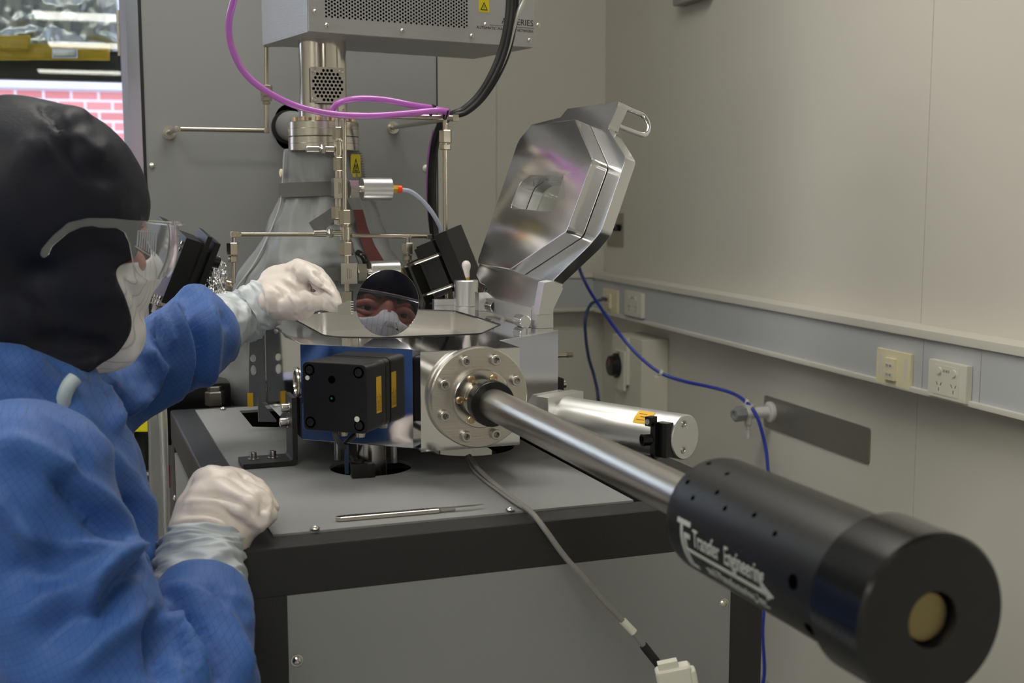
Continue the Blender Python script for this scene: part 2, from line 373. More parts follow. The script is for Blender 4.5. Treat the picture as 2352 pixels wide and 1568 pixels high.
# seal groove round the mouth
def offs(poly, d):
    n = len(poly); o = []; cx = sum(p[0] for p in poly) / n; cy = sum(p[1] for p in poly) / n
    for p in poly:
        v = Vector((p[0] - cx, p[1] - cy)); v = v * ((v.length + d) / v.length); o.append((cx + v.x, cy + v.y))
    return o
cl_ = MB(); ii = offs(inn, -.0006)
tp_r = [[cl_.bm.verts.new((p[0], p[1], z)) for p in ii] for z in (zt_ - .0012, zt_ - .0290)]
for k in range(len(ii)): cl_.bm.faces.new((tp_r[0][k], tp_r[0][k - 1], tp_r[1][k - 1], tp_r[1][k]))
cl_.bm.faces.new(tp_r[1])
part('cavity', cl_, mat('satin_machined_cavity', (.70, .69, .66), .28, 1, .1, 30, (6, 6, 1), var=.03), ch, ang=30, recalc=False)
sr_ = offs(inn, .0032); part("seal_ring", MB().tube([Vector((p[0], p[1], zt_ + .0002)) for p in sr_ + sr_[:1]], .0009, 8, smooth=False), RUB, ch)
# cut-out side plate at the rear left corner
yp = 1.748; a = C(568, 760, y=yp); 
pl = rounded([(a.x - .001, -.30), (.2655, -.30), (.2655, zt_ - .001), (a.x + .003, zt_ - .001)], .003)
h1 = circ(C(573, 858, y=yp).x, C(573, 858, y=yp).z, .0085, 14, 1.0); h2 = circ(C(573, 888, y=yp).x, C(573, 888, y=yp).z, .0085, 14, 1.3)
part('side_plate', MB().plate(pl, [circ(a.x + .0068, -.236, .0042, 14, 1.3), circ(a.x + .0068, -.253, .0042, 14, 1.7)], .006, Matrix.Translation((0, yp, 0)) @ Matrix.Rotation(math.pi / 2, 4, 'X'), bev=.0006), DGREY, ch)
s = MB(); q = C(585, 762, y=yp - .003); pan_screw(s, q, (0, -1, 0), .003); part('plate_screw', s, BOLT, ch)
part('warning_sticker', MB().box(C(575, 918, y=yp - .0035), (.008, .0006, .02)), YEL, ch)
# triangular gusset hanging in the slot
g0 = C(592, 912, y=1.66); g1 = C(592, 968, y=1.66)
g = MB(); 
g.plate([(g0.x, g0.z), (g0.x, g1.z), (.2655, g1.z - .002), (.2655, g1.z + .001)], [], .003, Matrix.Translation((0, 1.66, 0)) @ Matrix.Rotation(math.pi / 2, 4, 'X'))
part('gusset', g, DGREY, ch)
# steel hose clamp ring on the left mirror wall (seen edge on) and spacer feet
part('port_ring', MB().lathe((.2660, 1.497, -.2345), (-1, 0, 0), [(0, .019), (.002, .0185), (.002, .0145), (0, .014)], 28), STEEL, ch)
for u, v in ((775, 1020), (905, 1030)):
    q = C(u, v, y=1.46 if u > 800 else 1.50); part('foot_block', MB().box((q.x, q.y, zb_ - .005), (.022, .022, .010), bev=.001).cyl((q.x, q.y, zb_ - .035), (q.x, q.y, zb_ - .01), .004), ALUS, ch)
# bottom nipple with its flange going into the round hole
nc = hole1[0][0] - .051 + .002, hole1[8][1] - .051 + .004
q = MB().lathe((nc[0], nc[1] - .0, zb_), (0, 0, -1), [(0, .034), (.003, .034), (.003, .0185), (.012, .0185), (.055, .0185), (.062, .024), (.066, .024)], 36)
part('bottom_nipple', q, STEEL, ch)
part('bottom_flange', MB().cyl((.51, 1.54, zb_ - .014), (.51, 1.54, zb_ - .001), .058, seg=40), BLKA, ch)
q0, q1 = C(790, 1020, z=zb_), C(800, 1095, z=ZT)
part('blue_strip', MB().box((q0.x + .006, 1.44, (zb_ + ZT) / 2 - .003), (.005, .002, .036)), mat('blue_strip', (70, 88, 120), .4), ch)
# transverse side tube at the far right wall
tp = C(1300, 815, y=1.60)
part('side_stub', MB().cyl((.60, 1.60, tp.z), (tp.x, 1.60, tp.z), .0032, seg=14).cyl((tp.x, 1.60, tp.z), (tp.x + .010, 1.60, tp.z), .0042, seg=6), STEELT, ch)
part('rubber_pad', MB().box((C(1283, 886, y=1.55).x, 1.55, C(1283, 886, y=1.55).z - .006), (.009, .02, .036), bev=.003), RUB, ch)
s = MB(); socket_screw(s, C(1290, 882, y=1.55), (1, 0, 0), .0055, .006); part('pad_screw', s, BOLT, ch)

# main front flange (eight cap screws) with inner flange (six plated bolts) and collar
FXc, FZc = .4515, -.2395
fl = MB().lathe((FXc, 1.3498, FZc), (0, -1, 0), [(0, .0585), (.004, .0600), (.0035, .0600), (.012, .0600), (.0135, .0585), (.0135, .024)], 64)
part('front_flange', fl, STEELB, ch)
for k in range(8):
    a = math.radians(22.5 + 45 * k); s = MB(); p = Vector((FXc + .0478 * math.cos(a), 1.3363, FZc + .0478 * math.sin(a)))
    s.lathe(p, (0, -1, 0), [(0, .0076), (.001, .0076), (.001, .0062), (.0065, .0064), (.0075, .0058), (.0075, .0036), (.0032, .0034), (.0032, 0)], 24); o = part('flange_screw', s, BOLT, ch)
    h = MB().lathe(p + Vector((0, -.0030, 0)), (0, -1, 0), [(0, .0034), (.0002, .0034)], 6); part('socket', h, BLKV, o)
    h = MB().lathe(p + Vector((0, -.0032, 0)), (0, -1, 0), [(0, .0036), (.0043, .0036)], 6, cap=False); part('socket_wall', h, BOLT, o)
# ================================================================ TRANSFER ARM (rod along the machine's -y axis)
AX, AZ = .4515, -.2395
arm = thing('transfer_arm', 'steel magnetic transfer arm with black handle reaching out of the chamber flange', 'vacuum transfer arm', (AX, 1.0, AZ - .05))
fy = 1.3363
part('inner_flange', MB().lathe((AX, fy, AZ), (0, -1, 0), [(0, .0345), (.0085, .0345), (.0095, .0335), (.0095, .0232), (.0098, .0225), (.030, .0225), (.030, .018)], 56), STEEL, arm)
for k in range(6):
    a = math.radians(30 + 60 * k + 30); s = MB(); p = Vector((AX + .0278 * math.cos(a), fy - .0095, AZ + .0278 * math.sin(a)))
    s.lathe(p, (0, -1, 0), [(0, .0040), (.0012, .0046), (.0018, .0038), (.005, .0036), (.005, .0020), (.003, .0018)], 12); part('flange_bolt', s, BRASSB, arm)
part('leak_port', MB().cyl((AX - .0285, fy - .0094, AZ - .004), (AX - .0285, fy - .0097, AZ - .004), .0018, seg=12), BLKV, arm)
part('collar', MB().lathe((AX, 1.306, AZ), (0, -1, 0), [(0, .0245), (.002, .0265), (.016, .0265), (.018, .0255), (.018, .0185)], 48), BLKG, arm)
part('tube', MB().lathe((AX, 1.322, AZ), (0, -1, 0), [(0, .0178), (.50, .0178)], 48), mat('polished_steel_tube', (.52, .49, .45), .30, 1, .12, 40, (12, 1, 12), var=.05), arm)
HY0, HY1, HR = .792, .58, .0440
hb = MB().lathe((AX, HY0, AZ), (0, -1, 0), [(0, .017), (0, HR - .012), (.003, HR - .006), (.010, HR - .001), (.016, HR), (HY0 - HY1, HR), (HY0 - HY1, .02)], 72)
hand = part('handle', hb, BLKA, arm)
EY0, EY1, ER = .590, .540, .0500
part('end_knob', MB().lathe((AX, EY0, AZ), (0, -1, 0), [(0, HR - .004), (0, ER - .004), (.003, ER), (EY0 - EY1 - .002, ER), (EY0 - EY1, ER - .002), (EY0 - EY1, .0165), (EY0 - EY1 - .03, .0165), (EY0 - EY1 - .03, 0)], 72), mat('black_semi_gloss', (16, 16, 18), .20, 0, spec=.6), arm)
part('brass_plug', MB().lathe((AX, EY1 + .012, AZ), (0, -1, 0), [(0, .0160), (.004, .0162), (.006, .014), (.0055, 0)], 32), mat('tarnished_brass', (.30, .24, .12), .35, 1), arm)
def hsurf(u, w, r=HR):      # u along the handle from its rear end, w angle round it (0 = towards the viewer's left, up positive)
    return Vector((AX - r * math.cos(w), HY0 - u, AZ + r * math.sin(w)))
for u, w in ((.022, .75), (.040, .55), (.062, .8), (.082, .62), (.115, .72), (.145, .6), (.02, 1.25), (.05, 1.2)):
    p = hsurf(u, w); n = (p - Vector((AX, p.y, AZ))).normalized(); part('vent_hole', MB().cyl(p - n * .001, p + n * .0001, .0021, seg=12), BLKV, hand)
for u, w in ((.178, .10), (.188, -.55)):
    p = hsurf(u, w); n = (p - Vector((AX, p.y, AZ))).normalized(); part('screw_hole', MB().cyl(p - n * .001, p + n * .0002, .0048, seg=16), BLKV, hand)
lg = MB(); th = Matrix()
lg.text('Transfer  Engineering', .0155, Matrix.Translation((.020, .0058, 0)), .0003, sx=.62)
lg.text('and Manufacturing, Inc.', .0105, Matrix.Translation((.030, -.0105, 0)), .0003, sx=.72)
for x0, x1, y0, y1 in ((.0175, .1030, .0000, .0022), (.000, .0165, .0165, .0195), (.0045, .0072, -.0125, .0165), (.0090, .0117, -.0125, .0120), (.009, .0165, .0090, .0120), (.009, .0175, .0000, .0022), (.0045, .0165, -.0125, -.0098)):
    for i in range(10):
        xa, xb = x0 + (x1 - x0) * i / 10, x0 + (x1 - x0) * (i + 1) / 10
        for j in range(8):
            ya_, yb2 = y0 + (y1 - y0) * j / 8, y0 + (y1 - y0) * (j + 1) / 8; lg.box(((xa + xb) / 2, (ya_ + yb2) / 2, 0), (xb - xa, yb2 - ya_, .0006))
lg.plate([(.103, -.003), (.111, .0011), (.103, .0052)], [], .0006, Matrix())
w0 = -.34
for v in lg.bm.verts:
    x, y, z = v.co; v.co = hsurf(.030 + x * 1.12, w0 + y * 1.15 / HR, HR + .0003 + z)
part('maker_lettering', lg, mat('worn_white_ink', (165, 168, 165), .6), hand, ang=60)

# ================================================================ BLACK BOX ON THE LEFT CHAMFER FACE
# local frame of the chamfer face: origin mid face, z = outward normal, x = to the right
A1, A2 = Vector((.2665, 1.471, 0)), Vector((.3806, 1.374, 0))
ex = (A2 - A1).normalized(); nz = Vector((ex.y, -ex.x, 0)).normalized()
MBx = Matrix((ex, Vector((0, 0, 1)), nz)).transposed().to_4x4(); MBx.translation = (A1 + A2) / 2 + Vector((0, 0, -.2435))
bx = thing('sensor_box', 'black square motor housing with yellow side label mounted on the chamber front left face', 'housing', MBx @ Vector((0, 0, .0)), MC)
x0, x1, y0, y1, dd = -.0425, .0405, -.0345, .0465, .052
yc = (y0 + y1) / 2; xc = (x0 + x1) / 2
sq = rounded([(x0, y0), (x1, y0), (x1, y1), (x0, y1)], .007, 5)
b = MB().plate(sq, [], dd - .012, MBx @ Matrix.Translation((0, 0, .012 + (dd - .012) / 2)), bev=.001)
part('housing', b, mat('black_matt_housing', (27, 27, 29), .40, 0, .15, 1500, var=.04, spec=.4), bx)
b = MB().plate([(p[0] * .985, yc + (p[1] - yc) * .985) for p in sq], [], .0112, MBx @ Matrix.Translation((0, 0, .0058)), bev=.0006)
part('rear_cover', b, BLKA, bx)
for i, (sx, sy) in enumerate(((x0 + .0095, y1 - .0095), (x1 - .0095, y1 - .0095), (x0 + .0095, y0 + .0095), (x1 - .0095, y0 + .0095))):
    p = MBx @ Vector((sx, sy, dd)); s = MB().lathe(p, MBx.to_3x3() @ Vector((0, 0, 1)), [(.0002, .0068), (.0003, .0068)], 20); o = part('screw_recess', s, BLKV, bx)
    s = MB(); s.lathe(p, MBx.to_3x3() @ Vector((0, 0, 1)), [(0, .0046), (.0012, .0046), (.0012, .0026), (.0004, .0024)], 18); part('recess_screw', s, RUB, bx)
for sx, sy, r in ((-.004, .027, .0046), (-.004, .0045, .0042)):
    p = MBx @ Vector((sx, sy, dd)); part('indicator_hole', MB().lathe(p, MBx.to_3x3() @ Vector((0, 0, 1)), [(0, r), (.0003, r)], 20), BLKV, bx)
p = MBx @ Vector((-.0045, .0050, dd + .0004)); part('green_indicator', MB().lathe(p, MBx.to_3x3() @ Vector((0, 0, 1)), [(0, .0014), (.0002, .0014)], 12), mat('green_led', (10, 70, 40), .3, emit=(0, .5, .2), estr=.12), bx)
for sx, sy, r in ((x0 + .0065, .0275, .0028), (x1 - .0125, -.0175, .0033)):
    p = MBx @ Vector((sx, sy, dd)); s = MB(); s.lathe(p, MBx.to_3x3() @ Vector((0, 0, 1)), [(0, r), (.0004, r), (.0004, r * .5), (.0003, 0)], 16); part('cover_screw', s, WHTI, bx)
E3 = Matrix(((0, 0, 1), (0, 1, 0), (-1, 0, 0))).to_4x4()
side = MBx @ Matrix.Translation((x1 + .0002, yc, dd / 2)) @ Matrix(((0, 0, 1), (0, 1, 0), (-1, 0, 0))).to_4x4()   # local z -> box +x, local x -> inwards
lb = part('yellow_label', MB().box((.006, .001, 0), (.0125, .043, .0004), side), YEL, bx)
tx = MB()
for i in range(4): tx.text(['READ MANUAL', 'CAUTION', 'Disconnect supply', 'before opening'][i], .0027, side @ Matrix.Translation((.0025 + i * .0027, -.018, .0003)) @ Matrix.Rotation(math.pi / 2, 4, 'Z'), .00005)
part('label_print', tx, INK, lb)
for x in (-.002, .021):
    p = MBx @ Vector((x, y0, .03)); s = MB().cyl(p, p + Vector((0, 0, -.006)), .0055, seg=18).cyl(p + Vector((0, 0, -.006)), p + Vector((0, 0, -.0085)), .005, seg=18); part('port_nut', s, BOLT if x > 0 else STEELT, bx)
cbl = MB().tube([MBx @ Vector((-.012, y0 + .002, .032)), MBx @ Vector((-.010, y0 - .012, .032)), C(800, 1040, z=-.322), C(812, 1062, z=-.333) + Vector((0, 0, .006)), C(822, 1078, z=-.333)], .0034)
part('power_lead', cbl, mat('grey_cable', (95, 95, 95), .55), bx)
pc = C(832, 1080, z=-.331)
Mp = Matrix.Translation((pc.x, pc.y, 0)) @ Matrix.Rotation(math.radians(-4), 4, 'Z')
part('power_plug', MB().box((-.004, 0, -.330), (.020, .014, .018), Mp, .003).box((.010, 0, -.331), (.010, .013, .0165), Mp, .002).cyl((-.004, 0, -.321), (-.004, 0, -.318), .006, M=Mp), BLKG, bx)

# black angle bracket holding the chamber's left side
bk = thing('angle_bracket', 'black L shaped bracket bolted to the cart top beside the black housing', 'bracket', (.235, 1.51, ZT))
bx0, bx1 = C(557, 1072, z=ZT + .003).x, .2662
prof = rounded([(bx0, ZT + .001), (bx1 - .0015, ZT + .001), (bx1 - .0015, -.2535), (bx1 - .0080, -.2535), (bx1 - .0080, ZT + .0075), (bx0, ZT + .0075)], [.001, .008, .001, .001, .004, .001])
part('bracket_plate', MB().plate([(p[0], p[1]) for p in prof], [], .046, Matrix.Translation((0, 1.515, 0)) @ Matrix.Rotation(math.pi / 2, 4, 'X'), bev=.0006), BLKP, bk)
for dx in (.016, .040):
    s = MB(); socket_screw(s, (bx0 + dx, 1.517, ZT + .0074), (0, 0, 1), .0046, .008, .0072); part('cap_screw', s, BOLT, bk)
for dz, yy in ((-.268, 1.507), (-.2885, 1.520)):
    s = MB(); socket_screw(s, (bx1 - .008, yy, dz), (-1, 0, 0), .0058, .0095, .007); part('cap_screw', s, BOLT, bk)

# ================================================================ OPEN LID
al = math.radians(20)
ML = Matrix(((0, math.sin(al), math.cos(al)), (1, 0, 0), (0, math.cos(al), -math.sin(al)))).to_4x4(); ML.translation = Vector((.600, 0, -.12))
lid = thing('chamber_lid', 'polished octagonal aluminium lid with viewport hole tilted open above the chamber', 'lid', (.62, 1.64, -.165))
plug = rounded([(1.800, .010), (1.650, .009), (1.489, .073), (1.483, .171), (1.593, .235), (1.765, .236), (1.800, .212)], [.012, .02, .012, .012, .014, .02, .02])
wnd = rounded([(1.733, .102), (1.562, .099), (1.565, .150), (1.700, .152), (1.728, .142)], [.006, .006, .006, .010, .012])
b = MB().plate(plug, [wnd], .0245, ML @ Matrix.Translation((0, 0, .01225)), bev=.0014)
part('lid_plug', b, mat('hazed_polished_aluminium', (.80, .79, .80), .17, 1, .10, 10, (2.5, 1, 1), var=.04, rvar=.06), lid, ang=25)
flg = rounded([(1.860, .020), (1.860, -.004), (1.825, -.016), (1.800, -.018), (1.792, -.037), (1.545, -.040), (1.540, .010), (1.462, .062), (1.440, .083), (1.440, .183), (1.530, .228), (1.521, .266), (1.705, .268), (1.722, .255), (1.840, .250), (1.860, .230)], [.006] * 4 + [.004, .006, .006, .012, .012, .012, .006, .005, .006, .006, .01, .01])
b = MB().plate(flg, [wnd], .016, ML @ Matrix.Translation((0, 0, .0331)), bev=.001)
part('lid_flange', b, ALU, lid, ang=25)
part('viewport_glass', MB().plate([(1.74, .09), (1.55, .09), (1.55, .16), (1.74, .16)], [], .003, ML @ Matrix.Translation((0, 0, .0427))), GLASS, lid)
for p_, q_ in ((1.690, .2575), (1.545, .2565), (1.745, -.022), (1.600, -.028)):
    part('tapped_hole', MB().cyl(ML @ Vector((p_, q_, .0266)), ML @ Vector((p_, q_, .0264)), .0036, seg=12), BLKV, lid)
hd = MB().tube([ML @ Vector(p) for p in ((1.556, .268, .0405), (1.556, .269, .070), (1.554, .267, .082), (1.543, .254, .088), (1.532, .240, .081), (1.530, .237, .066), (1.530, .236, .0405))], .0035, 14)
part('lid_handle', hd, mat('chrome', (.85, .85, .86), .05, 1, var=0), lid)
# hinge: two posts on the chamber with dark screws, barrels and the lid's end block
hin = thing('lid_hinge', 'aluminium hinge blocks with dark cap screws between lid and chamber', 'hinge', (.60, 1.65, zt_))
for k, (u, v, yy) in enumerate(((1246, 735, 1.535), (1112, 700, 1.79))):
    x = C(u, v, y=yy).x
    part('hinge_post', MB().box((x, yy, zt_ + .0145), (.024, .020, .029), bev=.001), ALUS, hin)
    for dx in (-.0055, .0065):
        s = MB(); s.lathe((x + dx, yy, zt_ + .029), (0, 0, 1), [(0, .0045), (.0065, .0045), (.0065, .0022), (.003, .002)], 16); part('post_screw', s, mat('dark_bronze_screw', (70, 60, 48), .4, .8), hin)
for (u, v, yy) in ((1200, 737, 1.55), (1132, 704, 1.725)):
    c = C(u, v, y=yy); part('hinge_barrel', MB().cyl(c + Vector((0, -.012, 0)), c + Vector((0, .016, 0)), .0085, seg=28, bev=.0008), ALU, hin)
c = C(1141, 704, y=1.705); o = part('barrel_cap', MB().lathe(c, (-.35, -1, .0), [(0, .0085), (.002, .0085), (.0025, .0075), (.0025, .004), (-.001, .0035)], 24), BLKG, hin)
part('hinge_bar', MB().box((.603, 1.645, zt_ + .0135), (.010, .19, .021), bev=.001), ALUS, hin)
c = C(1262, 683, y=1.50)
part('hinge_arm', MB().plate(rounded([(c.x - .014, -.163), (c.x + .004, -.163), (c.x + .022, -.128), (c.x + .006, -.118), (c.x - .006, -.120)], .002), [], .022, Matrix.Translation((0, 1.515, 0)) @ Matrix.Rotation(math.pi / 2, 4, 'X'), bev=.0008), ALUS, hin)
for (u, v) in ((1155, 733), (1214, 761)):
    c = C(u, v, z=zt_); part('dowel', MB().cyl(c, c + Vector((0, 0, .004)), .0035, seg=14), BOLT, hin)
# small details at the chamber rear edge: raised ledge and vertical push cylinder
q0, q1 = C(995, 700, y=1.90), C(1072, 697, y=1.90)
part('rear_ledge', MB().box(((q0.x + q1.x) / 2, 1.90, zt_ + .005), (q1.x - q0.x, .012, .010), bev=.0008), ALUS, ch)
pc = C(1071, 690, y=1.875)
vc = thing('air_cylinder', 'upright aluminium air cylinder with white muffler standing behind the chamber mouth', 'pneumatic cylinder', (pc.x, pc.y, zt_))
part('cylinder_body', MB().cyl((pc.x, pc.y, zt_), (pc.x, pc.y, zt_ + .042), .0195, seg=36, bev=.001), ALUS, vc)
tp = Vector((pc.x, pc.y, zt_ + .042))
part('brass_base', MB().cyl(tp, tp + Vector((0, 0, .0045)), .0058, seg=6), BRASS, vc)
part('muffler', MB().lathe(tp + Vector((0, 0, .0045)), (0, 0, 1), [(0, .0055), (.010, .0057), (.015, .0072), (.019, .0076), (.023, .0066), (.0262, .0036), (.0270, 0)], 24), mat('white_sintered_plastic', (216, 210, 208), .6), vc)

# ================================================================ WHITE-SILVER PNEUMATIC ACTUATOR AT THE RIGHT
ay = 1.36
def Pz(u, v, y=ay): return C(u, v, y=y)
c1 = C(1575, 999, y=1.235); c0 = C(1300, 962, y=1.40)
ac = thing('pneumatic_actuator', 'thick satin aluminium pneumatic cylinder with yellow label beside the chamber', 'pneumatic cylinder', (c0 + c1) / 2)
d = (c1 - c0).normalized(); Rr = .0262
d.z = 0; d.normalize(); c0.z = c1.z = (c0.z + c1.z) / 2
Ln = (c1 - c0).length
Mq = basis(c0, d, (0, 0, 1))      # local z along the cylinder, local x up
b = MB().lathe((0, 0, 0), (0, 0, 1), [(0, Rr), (Ln - .021, Rr)], 64, M=Mq); part('cylinder_tube', b, mat('bead_blasted_aluminium', (.80, .80, .79), .36, 1, .05, 900, var=.01), ac)
b = MB().lathe((0, 0, 0), (0, 0, 1), [(Ln - .0205, Rr + .0002), (Ln - .001, Rr + .0002), (Ln, Rr - .001), (Ln, 0)], 64, M=Mq); part('end_cap', b, MATS['bead_blasted_aluminium'], ac)
ysign = 1 if (Mq.to_3x3() @ Vector((0, 1, 0))).y < 0 else -1     # local y side that faces the viewer
for sx in (.0165, -.0145):
    s = MB(); p = Mq @ Vector((sx, ysign * .004, Ln)); s.lathe(p, d, [(0, .0042), (.001, .0042), (.001, .0026), (.0, .0022)], 16); part('end_screw', s, BOLT, ac)
# front block
bl_ = MB().plate(rounded([(-.020, -.034), (.0292, -.034), (.0292, .034), (-.020, .034)], .001), [], .020, Mq @ Matrix.Translation((0, 0, -.010)), bev=.0008)
part('mounting_block', bl_, MATS['bead_blasted_aluminium'], ac)
bb = MB().plate([(-.020, 0), (-.020, -.032), (.006, -.032), (.0285, -.016), (.0285, 0)], [circ(.002, -.012, .0065, 16, 1)], .052, Mq @ Matrix(((1, 0, 0, 0), (0, 0, ysign * 1, 0), (0, 1, 0, -.018), (0, 0, 0, 1))), bev=.0006)
part('clevis', bb, ALU, ac)
# yellow label on the tube
lbm = MB(); a0 = .35
for i in range(8):
    for (za, zb) in ((Ln - .060, Ln - .0365),):
        w_ = lambda k: (math.cos(a0 + k * .09), ysign * math.sin(a0 + k * .09))
        (xa, ya), (xb_, yb_) = w_(i), w_(i + 1); rr = Rr + .0007
        lbm.quad(*[Mq @ Vector(p) for p in ((xa * rr, ya * rr, za), (xb_ * rr, yb_ * rr, za), (xb_ * rr, yb_ * rr, zb), (xa * rr, ya * rr, zb))])
lb = part('yellow_label', lbm, YEL, ac)
lp = MB()
for i in range(3):
    a = a0 + .22 + i * .16; z0 = Ln - .056 + (i % 2) * .004; rr = Rr + .0010
    lp.box((math.cos(a) * rr, ysign * math.sin(a) * rr, (z0 + Ln - .045) / 2), (.0004, .0004, Ln - .045 - z0), Mq)
part('label_print', lp, INK, lb)
# black switch manifold on the end cap, facing the viewer
vb = MB(); yv = ysign
vb.box((0, yv * (Rr + .002), Ln - .010), (.040, .014, .016), Mq, .0008)
for sx in (.0235, -.0235): vb.box((sx * .93, yv * (Rr + .014), Ln - .020), (.011, .012, .009), Mq, .0008)
vb.box((0, yv * (Rr + .012), Ln - .016), (.042, .008, .007), Mq, .0008)
vv = part('switch_block', vb, BLKG, ac)
p = Mq @ Vector((0, yv * (Rr + .010), Ln - .020)); dv = Mq.to_3x3() @ Vector((0, yv, -.55))
part('port', MB().lathe(p, dv, [(0, .0070), (.014, .0070), (.014, .0048), (.004, .0046), (.004, 0)], 24), BLKG, vv)
for sx in (.0218, -.0218):
    s = MB(); p = Mq @ Vector((sx, yv * (Rr + .020), Ln - .0205)); s.lathe(p, Mq.to_3x3() @ Vector((0, yv, 0)), [(0, .0033), (.0012, .0031), (.0014, 0)], 16); part('slot_screw', s, BOLT, vv)

# ================================================================ SCALPEL, CABLE ON THE CART
s0, s1 = C(771, 1192, z=ZT + .003), C(1112, 1163, z=ZT + .003)
dS = s1 - s0; Ls = dS.length; Ms = basis(s0, (0, 0, 1), dS); Ms.translation = Vector((s0.x, s0.y, ZT + .0022))
sc = thing('scalpel', 'steel scalpel with thin blade lying on the cart top near its front edge', 'scalpel', (s0.x + .07, s0.y, ZT + .002))
b = MB().plate(rounded([(0, -.0022), (.004, -.0052), (Ls * .68, -.0046), (Ls * .70, -.0022), (Ls * .80, -.0016), (Ls * .80, .0016), (Ls * .70, .0022), (Ls * .68, .0046), (.004, .0052), (0, .0022)], .0008, 3), [], .0044, Ms @ Matrix.Translation((0, 0, .0012)), bev=.0010)
sh = part('scalpel_handle', b, STEEL, sc)
gv = MB()
for i in range(7): gv.box((Ls * (.48 + .021 * i), 0, .0035), (.0010, .007, .0004), Ms)
part('grip_groove', gv, INK, sh)
part('scalpel_blade', MB().plate([(Ls * .69, -.0026), (Ls * .80, -.0034), (Ls * .92, -.003), (Ls, .0006), (Ls * .97, .0012), (Ls * .69, .0014)], [], .0006, Ms @ Matrix.Translation((0, 0, .0032))), STEEL, sc)
cc = thing('grey_cable', 'thin grey cable running off the cart edge to a white connector', 'cable', C(1215, 1165, z=ZT))
zc = ZT + .005
cp = [C(1078, 1047, z=zc + .012), C(1100, 1078, z=zc + .004), C(1150, 1123, z=zc), C(1190, 1153, z=zc), C(1222, 1178, z=ZT + .006), C(1250, 1213, y=CY0 - .012), C(1296, 1276, y=CY0 - .02), C(1345, 1332, y=CY0 - .03), C(1383, 1377, y=CY0 - .035), C(1430, 1425, y=CY0 - .04), C(1472, 1474, y=CY0 - .045), C(1512, 1525, y=CY0 - .05)]
part('cable_sheath', MB().tube(cp, .0030, 10), mat('warm_grey_cable', (128, 126, 122), .55), cc)
cp2 = [C(1072, 1047, z=zc + .01), C(1092, 1085, z=zc), C(1150, 1131, z=zc), C(1188, 1158, z=zc), C(1212, 1171, z=zc), C(1222, 1178, z=ZT + .004)]
part('earth_lead', MB().tube(cp2, .0016, 8), MATS['warm_grey_cable'], cc)
p0, p1 = C(1430, 1425, y=CY0 - .04), C(1456, 1452, y=CY0 - .043)
o = part('cable_marker', MB().tube([p0, p1], .0042, 12, smooth=False), WHITEP, cc, label='white cable marker sleeve')
part('heat_shrink', MB().tube([C(1478, 1482, y=CY0 - .046), C(1512, 1525, y=CY0 - .05)], .0046, 12, smooth=False), RUB, cc)
Mc = MK @ Matrix.Translation(K(1548, 1550, 1.17)) @ Matrix.Rotation(math.radians(-12), 4, 'Y')
cn = MB()
MKC = MC.inverted() @ Mc
cn.box((0, 0, 0), (.036, .018, .020), MKC, .006, 3).box((-.004, .0, .012), (.020, .010, .008), MKC, .001).box((.014, 0, -.004), (.016, .016, .016), MKC, .004, 3)
part('connector', cn, WHITEP, cc, label='white plastic connector plug')
# ================================================================ MACHINE CABINET BEHIND THE CART
KY = 2.47
kx0, kx1 = C(327, 100, y=KY).x, C(1003, 300, y=KY).x
cab = thing('machine_cabinet', 'tall grey sheet metal machine cabinet behind the column', 'cabinet', ((kx0 + kx1) / 2, KY + .25, ZF))
KZ1 = 1.02
hx, hz = C(662, 292, y=KY).x, C(662, 292, y=KY).z
Mcab = Matrix.Translation((0, KY + .0015, 0)) @ Matrix.Rotation(math.pi / 2, 4, 'X')
b = MB().plate([(kx0, ZF + .03), (kx1, ZF + .03), (kx1, KZ1), (kx0, KZ1)], [circ(hx, hz, .030, 28, 1.5)], .003, Mcab)
part('front_skin', b, GREYC, cab)
b = MB().box((kx0 + .0015, KY + .27, (ZF + .03 + KZ1) / 2), (.003, .53, KZ1 - ZF - .03)).box((kx1 - .0015, KY + .27, (ZF + .03 + KZ1) / 2), (.003, .53, KZ1 - ZF - .03)).box(((kx0 + kx1) / 2, KY + .535, (ZF + KZ1) / 2), (kx1 - kx0, .003, KZ1 - ZF))
part('side_skin', b, GREYC, cab)
b = MB().box((kx0 - .003, KY + .004, (ZF + KZ1) / 2), (.006, .01, KZ1 - ZF - .01)).box((kx1 + .0012, KY + .004, (ZF + KZ1) / 2), (.0025, .01, KZ1 - ZF - .01))
part('edge_gasket', b, RUB, cab)
part('plinth', MB().box(((kx0 + kx1) / 2, KY + .27, ZF + .015), (kx1 - kx0 - .02, .5, .03)), BLKP, cab)
s = MB(); pan_screw(s, C(350, 381, y=KY), (0, -1, 0), .0052); part('panel_screw', s, BOLT, cab)
s = MB(); pan_screw(s, C(979, 386, y=KY), (0, -1, 0), .006); part('cable_anchor', s, WHITEP, cab)
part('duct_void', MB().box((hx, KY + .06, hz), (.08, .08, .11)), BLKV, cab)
# lagged pipe coming out of the oval hole
pp = thing('lagged_pipe', 'grey lagged pipe bending out of the oval black hole in the cabinet', 'pipe', (hx, KY, hz - .03))
part('pipe_lagging', MB().tube([(hx + .004, KY + .015, hz + .002), (hx + .005, KY - .03, hz), (hx + .012, KY - .07, hz - .006), (hx + .03, 2.34, hz - .012), (hx + .06, 2.26, hz - .014)], .030, 28), mat('grey_vinyl_lagging', (120, 121, 123), .38, 0, .6, 25, var=.05), pp)
part('black_seal', MB().lathe((hx, KY, hz), (0, -1, 0), [(0, .034), (.004, .033), (.004, .028)], 32), RUB, pp)

